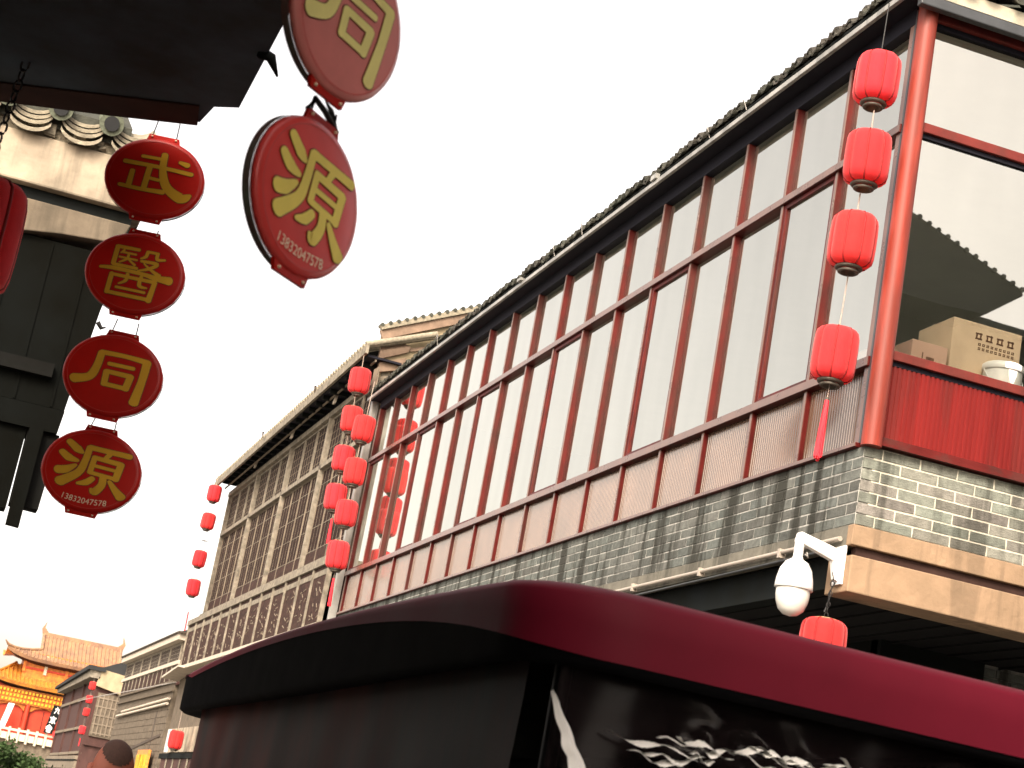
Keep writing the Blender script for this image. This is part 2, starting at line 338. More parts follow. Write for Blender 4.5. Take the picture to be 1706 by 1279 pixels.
# soffit, fascia and eave tiles along the street
EX=-.135
MB().box(EX+.004,.10,-.13,14.75,7.42,7.44).build('soffit','soffit',B1)
MB().box(EX,EX-.03,-.16,14.78,7.41,7.452).build('gutter_fascia','fascia',B1,bevel=.004)
MB().box(EX-.012,EX+.10,-.10,14.7,7.452,7.50).build('eave_batten','eavewood',B1)
def barrel(n=7,r=.062,L=.30,th=.018,tilt=.42,drop=.0):
    # cover tile, axis along +x rising; open end at x=0
    vs=[];fs=[]
    for L0 in (0,L):
        for rr_ in (r,r-th):
            for k in range(n+1):
                a=math.pi*k/n; vs.append((L0*math.cos(tilt),rr_*math.cos(a),rr_*math.sin(a)+L0*math.sin(tilt)))
    m_=n+1
    for k in range(n):
        fs+=[(k,k+1,2*m_+k+1,2*m_+k),(k,m_+k,m_+k+1,k+1)]
    return vs,fs
def eave_tile():
    b=MB(); vs,fs=barrel(); b.add([(x,y,z+.035) for x,y,z in vs],fs,False)
    # filled round end, pan tile lip hanging beside it
    n=8; b.add([(.012,0,.035)]+[(.012,.05*math.cos(math.pi*k/n),.035+.05*math.sin(math.pi*k/n)) for k in range(n+1)],[(0,k+1,k+2) for k in range(n)])
    vs=[];
    for L0 in (0,.3):
        for th in(0,.016):
            for k in range(n+1):
                a=math.pi*k/n; vs.append((-.02+L0*.91,.10+.062*math.cos(a),.045-.045*math.sin(a)+th+L0*.41))
    m_=n+1
    b.add(vs,[(k,k+1,2*m_+k+1,2*m_+k) for k in range(n)]+[(m_+k,m_+k+1,3*m_+k+1,3*m_+k) for k in range(n)]+[(k,k+1,m_+k+1,m_+k) for k in range(n)])
    return b
tp=eave_tile().build('roof_tile','tile',B1,world=False)
variants=[tp]
for q in range(2):
    bb=eave_tile(); bb.v=[(x+rnd.uniform(-.004,.004),y+rnd.uniform(-.004,.004),z+rnd.uniform(-.006,.006)) for x,y,z in bb.v]
    variants.append(bb.build('roof_tile','tile',B1,world=False))
base=wloc(B1)
used=set()
def put_tile(x,y,z,rz):
    k=rnd.randrange(3); src=variants[k]
    loc=Vector((x+rnd.uniform(-.012,.012),y+rnd.uniform(-.01,.01),z+rnd.uniform(-.006,.012)))-base
    if k in used: o=inst(src,B1,loc,rz)
    else: o=src; used.add(k); o.location=loc; o.rotation_euler=(0,0,rz)
    o.rotation_euler=(rnd.uniform(-.05,.05),rnd.uniform(-.07,.05),rz+rnd.uniform(-.04,.04))
yy=-.02
while yy<14.7:
    put_tile(EX-.02,yy,7.492,0); yy+=.2
rt=MB()                                                  # courses further up the slope
for c in range(1,10):
    yy=.1+math.ceil(c*.21*.91/.2)*.2
    while yy<14.7:
        vs,fs=barrel(5,.066,.3,.02); dx=c*.21; jz=rnd.uniform(-.008,.012)
        rt.add([(EX-.02+dx*.91+x,yy+y,7.545+dx*.41+z+jz-.0) for x,y,z in vs],fs); yy+=.2
for c in range(1,10):                                    # same courses over the right hand eave, rotated to climb along +y
    xx=.1+math.ceil(c*.21*.91/.2)*.2
    while xx<4.1:
        vs,fs=barrel(5,.066,.3,.02); dx=c*.21
        rt.add([(xx+y,-.19+dx*.91+x,7.575+dx*.41+z) for x,y,z in vs],fs); xx+=.2
rt.tube([(-.15,-.18,7.56),(1.75,1.75,8.50)],.07,8)
rt.build('upper_tiling','tile',B1,kind='stuff')
MB().add([(EX,.0,7.49),(EX,14.7,7.49),(2.2,14.7,8.52),(2.2,2.2,8.52)],[(0,1,2,3)]).add([(EX,0,7.49),(2.2,2.2,8.52),(4.2,2.2,8.52),(4.2,-.1,7.49)],[(0,1,2,3)]).add([(2.2,2.2,8.52),(2.2,14.7,8.52),(4.3,14.7,7.5),(4.3,2.2,7.5)],[(0,1,2,3)]).build('roof_deck','roofgrey',B1)
# stray wires on the tiles
for (yy,h) in ((6.1,.16),(6.9,.1),(11.2,.12),(2.4,.09),(3.1,.1)):
    MB().tube([(EX-.03,yy,7.46),(EX-.05,yy+.03,7.46+h),(EX-.02,yy+.12,7.50+h),(EX+.02,yy+.22,7.50+h*.4)],.0045,5).build('loose_wire','wiregrey',B1)
MB().box(EX-.05,EX+.01,4.2,4.32,7.455,7.50).build('gutter_clip','fascia',B1)
MB().box(EX-.06,EX+.01,7.9,8.02,7.455,7.485).build('gutter_clip','fascia',B1)

# ---- right hand face (plane y=0)
XW=4.2
MB().tube([(.035,-.015,4.39),(.035,-.015,7.42)],.066,20).build('corner_column','column',B1)
MB().box(-.006,.03,.055,.078,4.42,7.40).build('corner_trim','darkmetal',B1)
for z0,z1,yf,nm in ((4.975,5.035,-.02,'sill_rail'),(6.535,6.60,-.015,'transom_rail'),(7.325,7.395,-.03,'head_rail')):
    MB().box(.09,XW,yf,.06,z0,z1).build(nm,'sidered',B1,bevel=.004)
for z0,z1 in ((4.945,4.975),(6.505,6.535),(7.29,7.325)):
    MB().box(.09,XW,.012,.06,z0,z1).build('shadow_groove','soffit',B1)
for x in (2.3,):
    MB().box(x-.03,x+.03,-.012,.06,5.035,7.29).build('mullion','column',B1)
MB().add([(.09,.032,5.035),(2.27,.032,5.035),(2.27,.032,6.505),(.09,.032,6.505)],[(0,1,2,3)]).build('side_lower_pane','glassR',B1)
MB().add([(.09,.032,6.60),(2.27,.032,6.60),(2.27,.034,7.29),(.09,.034,7.29)],[(0,1,2,3)]).build('side_upper_pane','glassR',B1)
MB().add([(2.33,.032,5.035),(XW,.032,5.035),(XW,.032,6.505),(2.33,.032,6.505)],[(0,1,2,3)]).build('side_lower_pane','glassR',B1)
MB().add([(2.33,.032,6.60),(XW,.032,6.60),(XW,.034,7.29),(2.33,.034,7.29)],[(0,1,2,3)]).build('side_upper_pane','glassR',B1)
ribs('y',.09,XW,4.46,4.945,.02,.008,.034,-1).build('ribbed_panel','redpanel',B1)
MB().prism([(-.055,4.405),(.02,4.405),(.02,4.475),(-.0,4.475)],'x',.085,XW).build('sloping_sill','redframe',B1)
MB().box(-.10,XW,-.16,-.10,7.33,7.405).build('side_gutter','darkmetal',B1,bevel=.008)
MB().box(-.10,XW,-.10,-.03,7.40,7.415).build('side_soffit','soffit',B1)
MB().box(-.10,XW,-.145,-.10,7.415,7.51).build('side_fascia','creamfascia',B1)
xx=.1
while xx<4.1:
    put_tile(xx,-.19,7.52,math.pi/2); xx+=.2

# ---- brick band
RH=.0720; BL=.265
def brickmesh(L,nm,mt,j):
    b=MB(); b.box(-.0,.06,.0,L-.012,0,RH-.012)
    b.v=[(v[0]+rnd.uniform(-.0008,.0008),v[1]+rnd.uniform(-j,j),v[2]+rnd.uniform(-j,j)*.7) for v in b.v]
    return b.build(nm,mt,B1,world=False)
MB().box(.0030,.075,.008,14.6,3.895,ZB-.012).build('mortar_bed','mortar',B1)
MB().box(.075,XW,.0025,.07,3.895,ZB-.006).build('mortar_bed','mortarR',B1)
full=[brickmesh(BL,'brick','brick',.0022) for _ in range(3)]; half=brickmesh(BL/2,'brick','brick',.002)
fullR=[brickmesh(BL,'brick','brickR',.0022) for _ in range(3)]; halfR=brickmesh(BL/2,'brick','brickR',.002)
first=set()
def putb(src,loc,rz):
    loc=Vector(loc)-base
    if src.name in first: return inst(src,B1,loc,rz)
    first.add(src.name); src.location=loc; src.rotation_euler=(0,0,rz); return src
restb=MB(); nb=0
for r in range(7):
    z=3.898+r*RH
    y=.008
    if r%2: putb(half,(0,y,z),0); y+=BL/2
    else: pass
    while y<14.4:
        px=rnd.uniform(-.0012,.0006)
        if y<8.2 and nb<215: putb(full[rnd.randrange(3)],(px,y,z),0); nb+=1
        else: restb.box(px,.06,y,y+BL-.012,z,z+RH-.012)
        y+=BL
    # right face: bricks laid along +x (rotate the brick so its length runs along x)
    x=.004
    if r%2==0: putb(halfR,(x+BL/2-.01,-.002,z),math.pi/2); x+=BL/2
    while x<XW-.2:
        if x<2.4: putb(fullR[rnd.randrange(3)],(x+BL-.01,-.001+rnd.uniform(-.001,.0008),z),math.pi/2)
        else: restb.box(x,x+BL-.012,-.0005,.06,z,z+RH-.012)
        x+=BL
restb.build('far_bricks','brick',B1,kind='stuff')
# concrete band, recess, beam, pipes, ceiling
MB().box(-.004,.08,.07,14.6,3.765,3.893).build('concrete_band','concrete',B1)
MB().box(-.004,XW,-.004,.07,3.765,3.893).build('side_concrete_band','cream',B1,bevel=.006)
MB().box(.05,XW,.03,.09,3.70,3.765).build('recess_strip','eaveedge',B1)
MB().box(.01,XW,.0,.30,3.475,3.705).build('beam','cream',B1,bevel=.008)
MB().box(.10,.22,.30,14.6,3.55,3.765).build('street_beam','eavewood',B1)
MB().box(.22,XW,.30,14.6,3.66,3.70).build('overhang_ceiling','ceil',B1)
for k in range(16): MB().box(.25+k*.24,.262+k*.24,.32,14.4,3.645,3.66).build('ceiling_batten','ceil',B1)
MB().tube([(-.03,.10,3.805),(-.03,6,3.79),(-.03,14,3.785)],.016,8).build('conduit_pipe','pipe',B1)
for k in range(7): MB().box(-.05,-.0,.9+k*1.3,.93+k*1.3,3.765,3.825).build('pipe_clip','pipe',B1)
MB().tube([(-.015,.25,3.755),(-.02,4,3.73),(-.01,8,3.75)],.008,6).build('cable','darkmetal',B1)
# recessed ground floor
MB().box(2.5,XW,2.5,2.6,0,3.66).build('ground_floor_wall','mortar',B1)
MB().box(1.6,1.7,2.5,14.6,0,3.66).box(1.6,2.5,2.45,2.6,0,3.66).build('timber_partition','eavewood',B1)
gb=MB()
for r in range(50):
    z=.02+r*.0725; x=2.5-(BL/2 if r%2 else 0)
    while x<XW-.05:
        gb.box(max(2.5,x),min(XW,x+BL-.012),2.485,2.502,z,z+.062); x+=BL
gb.build('ground_floor_bricks','brick',B1,kind='stuff')
for k,(y0_,y1_) in enumerate(((3.,5.2),(6.,8.2),(9.,11.2),(12.,14.))):
    d=MB().box(1.56,1.6,y0_,y1_,.1,2.7).build('shop_door','eavewood',B1)
    MB().box(1.55,1.56,y0_+.1,y1_-.1,1.,2.6).build('door_glass','glassR',d)

# ---- storage seen through the side window
def carton(x0,x1,y0,y1,z0,z1,mt,label,prints):
    t=thing('cardboard_box',label,'box',((x0+x1)/2,(y0+y1)/2,z0),'boxes stored behind the side window')
    MB().box(x0,x1,y0,y1,z0,z1).build('carton','cardboard' if mt==0 else 'cardpink',t,bevel=.004)
    MB().box(x0-.002,x1+.002,(y0+y1)/2-.02,(y0+y1)/2+.02,z1,z1+.003).build('packing_tape','pipe',t)
    p=MB()
    for (u,v,w,h) in prints: p.box(x0+u*(x1-x0),x0+(u+w)*(x1-x0),y0-.0025,y0,z0+v*(z1-z0),z0+(v+h)*(z1-z0))
    if prints: p.build('printed_text','print',t)
def gl(u,v,w,h,k):   # rows of small print strokes
    L=[]
    n=k
    for i in range(n):
        L.append((u+i*w/n,v,w/n*.62,h*.24)); L.append((u+i*w/n,v+h*.72,w/n*.62,h*.22)); L.append((u+i*w/n+w/n*.05,v+h*.1,w/n*.13,h*.8)); L.append((u+i*w/n+w/n*.42,v,w/n*.13,h))
    return L
carton(.15,.30,.30,.60,4.5,5.16,1,'pinkish cardboard box nearest the corner column behind the window',[])
carton(.34,.60,.20,.50,4.5,5.225,1,'pink brown cardboard box between the column and the large printed box',[(.30,.80,.03,.10),(.42,.84,.22,.03),(.5,.74,.03,.13),(.62,.78,.10,.05)])
carton(.645,1.16,.25,.70,4.5,5.47,0,'large tan cardboard box with brown printed characters behind the bucket',gl(.33,.885,.62,.05,4)+gl(.38,.845,.55,.018,9)+gl(.38,.815,.55,.018,9))
bk=thing('white_bucket','white plastic bucket with lid in front of the large tan box','bucket',(.99,.14,4.5))
MB().lathe([(.0,4.5-4.5),(.105,0),(.128,.60),(.128,.61)],(.99,.155,4.55),28).build('tub','white',bk)
MB().lathe([(.134,.595),(.137,.60),(.137,.635),(.125,.645),(0,.648)],(.99,.155,4.55),28).build('lid','white',bk)
MB().tube([(.99+.138*math.cos(a),.155-.138*math.sin(a)*.9,5.14-.17*math.sin(a)) for a in [math.pi*k/12 for k in range(13)]],.004,6).build('handle','white',bk)

# ============================================================ LANTERNS
def make_lantern():
    t=thing('red_lantern','x','lantern')
    prof=[(.058,.174),(.090,.173),(.116,.164),(.134,.143),(.140,.115),(.143,.05),(.143,-.05),(.141,-.11),(.134,-.145),(.112,-.168),(.078,-.178),(.06,-.18)]
    fn=lambda a,z: 1+.085*(abs(math.cos(a*4))**.7)-.050
    MB().lathe(prof,(0,0,0),64,fn).build('shade','lantern',t,world=False)
    s=MB()
    for k in range(8):
        a=math.pi/8+k*math.pi/4
        s.tube([((r*.962)*math.cos(a),(r*.962)*math.sin(a),z) for r,z in prof],.0058,6,False)
    s.build('seams','seam',t,world=False)
    MB().lathe([(0,.184),(.058,.184),(.074,.180),(.078,.172),(.074,.165),(.05,.166)],(0,0,0),28).build('top_cap','gold',t,world=False)
    bt=MB().lathe([(.06,-.172),(.084,-.176),(.088,-.186),(.080,-.196),(.062,-.198)],(0,0,0),28).build('bottom_ring','capdark',t,world=False)
    MB().lathe([(.060,-.198),(.066,-.204),(.066,-.214),(.058,-.220),(.045,-.216),(.040,-.19),(0,-.19)],(0,0,0),28).build('bottom_cup','capdark',t,world=False)
    return t
def cord(t,L,kind='cord',z=.184):
    MB().tube([(0,0,z),(.0,0,z+L)],.0045,6).build('hanging_'+kind,kind,t,world=False)
def chainlinks(t,p0,p1,r=.011,name='chain'):
    p0=Vector(p0);p1=Vector(p1);L=(p1-p0).length;n=max(2,int(L/(r*2.6))); b=MB(); d=(p1-p0).normalized()
    for k in range(n):
        c=p0+(p1-p0)*((k+.5)/n); s=d.orthogonal().normalized(); s=s if k%2 else d.cross(s)
        b.tube([c+(d*math.cos(a)*r*1.6+s*math.sin(a)*r) for a in [2*math.pi*q/10 for q in range(11)]],r*.28,5,False)
    return b.build(name,'chain',t)
def tassel(t,L=.42,gap=.07,w=.022):
    MB().tube([(0,0,-.19),(0,0,-.22-gap)],.003,5).build('tassel_cord','cord',t,world=False)
    MB().lathe([(.0,-.215-gap),(.012,-.22-gap),(.014,-.235-gap),(.010,-.245-gap)],(0,0,0),10).build('tassel_knot','capdark',t,world=False)
    b=MB(); n=14
    for k in range(n):
        a=2*math.pi*k/n+.2; r0=.009;r1=w*rnd.uniform(.7,1.05)
        b.tube([(r0*math.cos(a),r0*math.sin(a),-.24-gap),(r1*.8*math.cos(a),r1*.8*math.sin(a),-.24-gap-L*.5),(r1*math.cos(a),r1*math.sin(a),-.24-gap-L*rnd.uniform(.93,1.))],.0055,5)
    b.build('tassel','tassel',t,world=False)
L0=make_lantern()
firstL=[True]
def lantern(loc,label,group,s=1.,rz=0.,tilt=(0,0)):
    if firstL[0]: o=L0; firstL[0]=False
    else: o=copytree(PROTO)
    o.location=loc; o['label']=label; o['group']=group; o.scale=(s,s,s); o.rotation_euler=(tilt[0],tilt[1],rz)
    return o
# keep an untouched list of the first lantern's children: cords are added after copying, so copy from a clean prototype
PROTO=L0
PROTO_CH=list(L0.children)
def copytree_proto():
    c=L0.copy(); COL.objects.link(c)
    for ch in PROTO_CH:
        d=ch.copy(); COL.objects.link(d); d.parent=c
    return c
def lantern(loc,label,group,s=1.,rz=0.,tilt=(0,0)):
    if firstL[0]: o=L0; firstL[0]=False
    else: o=copytree_proto()
    o.location=loc; o['label']=label
    if group: o['group']=group
    q=s*rnd.uniform(.975,1.025); o.scale=(q,q*rnd.uniform(.97,1.02),q*rnd.uniform(.97,1.02)); o.rotation_euler=(tilt[0]*1.5,tilt[1]*1.5,rz); return o
G='lanterns strung beside the corner column'
for k,(y,z,lb,gap) in enumerate(((.02,6.805,'topmost large red lantern of the string beside the corner column',.40),(.00,6.243,'second red lantern from the top beside the corner column',.15),(.045,5.690,'third red lantern from the top beside the corner column',.14),(.075,4.935,'lowest red lantern beside the corner column, with a long red tassel',.36))):
    o=lantern((-.25,y,z),lb,G,1.0,rnd.uniform(0,.8),(rnd.uniform(-.03,.03),rnd.uniform(-.03,.03)))
    cord(o,gap,'cord' if k else 'chain')
    if k==3: tassel(o,.40,.07)
G='lanterns strung at the far end of the glass front'
for k,z in enumerate((6.886,6.285,5.705,5.130)):   # four on the nearer string
    o=lantern((-.25,14.2,z),['topmost','second from the top','third from the top','lowest'][k]+' lantern of the nearer string at the glass front end',G,1.03,rnd.uniform(0,.8),(rnd.uniform(-.04,.04),rnd.uniform(-.04,.04)))
    cord(o,.20 if k else .5)
    if k==3: tassel(o,.36,.06)
G='lanterns hung from the near eave end of the lattice house'
for k,z in enumerate((7.640,7.081,6.512,5.965)):
    o=lantern((-.35,14.65,z),['topmost','second from the top','third from the top','lowest'][k]+' lantern of the farther string by the lattice house',G,1.0,rnd.uniform(0,.8),(rnd.uniform(-.04,.04),rnd.uniform(-.04,.04)))
    cord(o,.17 if k else .34)
    if k==3: tassel(o,.34,.06)
G='lanterns against the sky at the far eave end of the lattice house'
for k,(y,z) in enumerate(((26.98,7.701),(26.98,7.125),(27.0,6.360),(26.98,5.771))):
    o=lantern((-.40,y,z),['topmost','second from the top','third from the top','lowest'][k]+' small red lantern hanging against the sky at the far eave',G,.93,rnd.uniform(0,.8),(rnd.uniform(-.05,.05),rnd.uniform(-.05,.05)))
    cord(o,(.30,.22,.40,.22)[k])
    if k==2: MB().lathe([(0,.40),(.075,.40),(.08,.39),(.0,.385)],(0,0,0),16).build('loose_cap','capdark',o,world=False)
    if k==3: tassel(o,.38,.30,.010)
o=lantern((-.055,.10,3.125),'red lantern hanging under the concrete beam, half hidden behind the crimson cart roof',None,1.0,.35); chainlinks(o,(-.055,.10,3.31),(-.03,.10,3.62),.012)
o=lantern((-.30,25.4,2.757),'red lantern hanging low by the grey stone wall at the far end',None,.98,.2); cord(o,.9)
o=lantern((-5.312,-4.27,3.09),'big red lantern cut off by the left edge, under the near eave',None,1.05,.3); chainlinks(o,(-5.312,-4.27,3.28),(-5.300,-4.33,3.66),.013)
G='lanterns strung down the far dark timber house'
for k,z in enumerate((4.80,4.365,3.965,3.395)):
    o=lantern((.2,50.65,z),['topmost','second from the top','third from the top','lowest'][k]+' tiny red lantern in front of the dark timber house',G,.74,rnd.uniform(0,.8))
    cord(o,.3)
    if k==3: tassel(o,.34,.10,.02)
G='lanterns on the yellow roofed gate tower'
for k,(x,z) in enumerate(((5.6,7.15),(5.35,6.35),(5.1,5.7),(4.95,4.95))):
    o=lantern((x-.25,121.,z),['topmost','second from the top','third from the top','lowest'][k]+' tiny lantern by the gate tower signboard',G,1.15,0); cord(o,.3)

# ============================================================ SIGNS
def ribbon(pts,ws,zoff,n=10):
    """flat brush stroke: centre line pts (smoothed), half widths ws, rounded ends"""
    P=[Vector((p[0],p[1])) for p in pts]
    if len(P)>2:     # smooth
        Q=[];W=[]
        for i in range(len(P)-1):
            p0=P[max(i-1,0)];p1=P[i];p2=P[i+1];p3=P[min(i+2,len(P)-1)]
            for t in range(6):
                t=t/6; Q.append(.5*((2*p1)+(p2-p0)*t+(2*p0-5*p1+4*p2-p3)*t*t+(-p0+3*p1-3*p2+p3)*t**3)); W.append(ws[i]*(1-t)+ws[i+1]*t)
        Q.append(P[-1]);W.append(ws[-1])
    else:
        Q=[P[0].lerp(P[1],t/5) for t in range(6)]; W=[ws[0]*(1-t/5)+ws[1]*t/5 for t in range(6)]
    left=[];right=[]
    for i in range(len(Q)):
        d=(Q[min(i+1,len(Q)-1)]-Q[max(i-1,0)]).normalized(); nn=Vector((-d.y,d.x)); left.append(Q[i]+nn*W[i]); right.append(Q[i]-nn*W[i])
    d0=(Q[0]-Q[1]).normalized(); d1=(Q[-1]-Q[-2]).normalized()
    def cap(c,d,w): 
        nn=Vector((-d.y,d.x)); return [c+nn*w*math.cos(a)*-1*-1+d*w*math.sin(a)*.8 for a in [math.pi*k/6 for k in range(1,6)]]
    poly=left+cap(Q[-1],d1,W[-1])+right[::-1]+cap(Q[0],d0,W[0])
    return poly,left,right,cap(Q[-1],d1,W[-1]),cap(Q[0],d0,W[0])
GLY={
'yuan':[([(-.88,.86),(-.58,.62),(-.42,.52)],[.10,.13,.06]),([(-1.02,.40),(-.78,.22),(-.50,.16)],[.10,.13,.06]),([(-1.0,-.34),(-.78,-.26),(-.52,-.02)],[.15,.14,.05]),
  ([(-.22,.78),(.1,.77),(1.0,.74)],[.10,.09,.10]),([(-.24,.78),(-.28,.2),(-.40,-.3),(-.86,-.78)],[.09,.10,.12,.17]),([(.42,.72),(.30,.46)],[.08,.07]),
  ([(-.02,.44),(-.06,-.20)],[.08,.08]),([(-.04,.42),(.80,.36)],[.08,.09]),([(.80,.36),(.74,-.28)],[.10,.10]),([(.02,.10),(.72,.06)],[.06,.06]),([(-.04,-.20),(.74,-.26)],[.07,.07]),
  ([(.36,-.26),(.38,-.60),(.22,-.92),(.10,-.84)],[.10,.11,.13,.05]),([(.06,-.42),(-.10,-.62),(-.34,-.72)],[.09,.11,.05]),([(.58,-.40),(.78,-.66),(1.02,-.92)],[.06,.10,.15])],
'tong':[([(-.52,.82),(-.56,.25),(-.70,-.22),(-1.12,-.42)],[.10,.11,.13,.17]),([(-.52,.84),(.2,.86),(.90,.80)],[.09,.08,.10]),([(.88,.78),(.86,0),(.78,-.92)],[.12,.11,.14]),
  ([(-.22,.44),(.52,.44)],[.07,.07]),([(-.24,.12),(-.22,-.42)],[.09,.09]),([(-.24,.12),(.50,.10)],[.08,.09]),([(.50,.10),(.44,-.44)],[.10,.10]),([(-.22,-.40),(.44,-.42)],[.08,.08])],
'wu':[([(-.52,.82),(.02,.84)],[.06,.06]),([(-1.0,.48),(.1,.50),(1.02,.46)],[.08,.07,.08]),([(.12,1.06),(.16,.4),(.38,-.25),(.86,-.60),(1.12,-.42)],[.09,.10,.14,.20,.06]),([(.62,.86),(.84,.80)],[.06,.10]),
  ([(-.24,.42),(-.28,-.48)],[.08,.08]),([(-.24,-.02),(.10,-.04)],[.06,.06]),([(-.72,.16),(-.74,-.48)],[.07,.08]),([(-1.0,-.52),(-.4,-.54),(.30,-.50)],[.07,.07,.09])],
'yi':[([(-.86,.98),(-.88,.24)],[.08,.08]),([(-.86,.98),(-.08,1.0)],[.07,.06]),([(-.88,.22),(-.02,.22)],[.06,.06]),([(-.60,.88),(-.70,.74)],[.04,.03]),([(-.64,.78),(-.16,.78)],[.04,.04]),([(-.72,.56),(-.08,.56)],[.04,.04]),
  ([(-.42,.78),(-.44,.54),(-.68,.34)],[.04,.05,.03]),([(-.38,.52),(-.12,.34)],[.03,.05]),([(.24,1.0),(.20,.78),(.04,.66)],[.06,.06,.03]),([(.24,1.0),(.62,1.0)],[.05,.05]),([(.60,1.0),(.62,.76),(.90,.80)],[.06,.06,.04]),
  ([(.08,.56),(.66,.56),(.40,.30),(.04,.14)],[.05,.07,.06,.03]),([(.20,.48),(.48,.28),(.82,.10)],[.03,.05,.08]),
  ([(-1.30,.0),(-.8,.06),(.2,.04),(.7,-.02),(1.22,-.02)],[.05,.08,.07,.10,.16]),([(-.84,-.18),(-.86,-.98)],[.08,.08]),([(-.84,-.20),(.74,-.20)],[.06,.07]),([(.74,-.20),(.66,-1.0)],[.08,.10]),([(-.86,-.96),(.64,-.96)],[.07,.07]),
  ([(-.28,-.08),(-.30,-.36),(-.52,-.54)],[.06,.06,.03]),([(.22,-.08),(.22,-.46),(.50,-.50)],[.06,.07,.03]),([(-.58,-.70),(.46,-.70)],[.05,.05])],
'jiu':[([(-.1,.9),(-.2,.2),(-.8,-.8)],[.1,.1,.1]),([(-.7,.4),(.4,.4),(.35,-.6),(.9,-.6)],[.1,.1,.1,.1])],
'jing':[([(0,1.),(.0,.7)],[.1,.1]),([(-.9,.62),(.9,.62)],[.09,.09]),([(-.5,.3),(.5,.3)],[.08,.08]),([(-.5,.3),(-.5,-.1)],[.08,.08]),([(.5,.3),(.5,-.1)],[.08,.08]),([(-.5,-.1),(.5,-.1)],[.08,.08]),([(0,-.1),(0,-.9)],[.1,.1]),([(-.4,-.4),(-.8,-.8)],[.08,.09]),([(.4,-.4),(.8,-.8)],[.08,.09])],
'she':[([(0,1.),(-.9,.3)],[.1,.09]),([(0,1.),(.9,.3)],[.1,.1]),([(-.5,.25),(.5,.25)],[.08,.08]),([(-.9,-.05),(.9,-.05)],[.08,.08]),([(0,.25),(0,-.3)],[.08,.08]),([(-.5,-.35),(.5,-.35)],[.08,.08]),([(-.5,-.35),(-.5,-.9)],[.08,.08]),([(.5,-.35),(.5,-.9)],[.08,.08]),([(-.5,-.9),(.5,-.9)],[.08,.08])]}
def glyph(key,sx,sz,cx,cz,y,grow=0.):
    b=MB()
    for i,(pts,ws) in enumerate(GLY[key]):
        poly,l_,r_,c1,c0=ribbon(pts,[w*1.08+grow for w in ws],0)
        n=len(l_); yy=y-.00003*i
        T=lambda p:(cx+p.x*sx,yy,cz+p.y*sz)
        b.add([T(p) for p in l_]+[T(p) for p in r_],[(k,k+1,n+k+1,n+k) for k in range(n-1)])
        for c,pl,pr_ in((c1,l_[-1],r_[-1]),(c0,r_[0],l_[0])):
            ring=[pl]+c+[pr_]; b.add([T(p) for p in ring],[tuple(range(len(ring)))])
    return b
def ell(a,b_,n=64,ph=0): return [(a*math.cos(2*math.pi*k/n),b_*math.sin(2*math.pi*k/n)) for k in range(n)]
def textmesh(ch,size):
    c=bpy.data.curves.new('t','FONT'); c.body=ch; c.size=size; c.align_x='CENTER'
    o=bpy.data.objects.new('t',c); COL.objects.link(o); dg=bpy.context.evaluated_depsgraph_get(); dg.update()
    me=o.evaluated_get(dg).to_mesh(); vs=[tuple(v.co) for v in me.vertices]; fs=[tuple(p.vertices) for p in me.polygons]
    bpy.data.objects.remove(o); bpy.data.curves.remove(c); return vs,fs
DIG={ch:textmesh(ch,.033) for ch in '0123456789'}
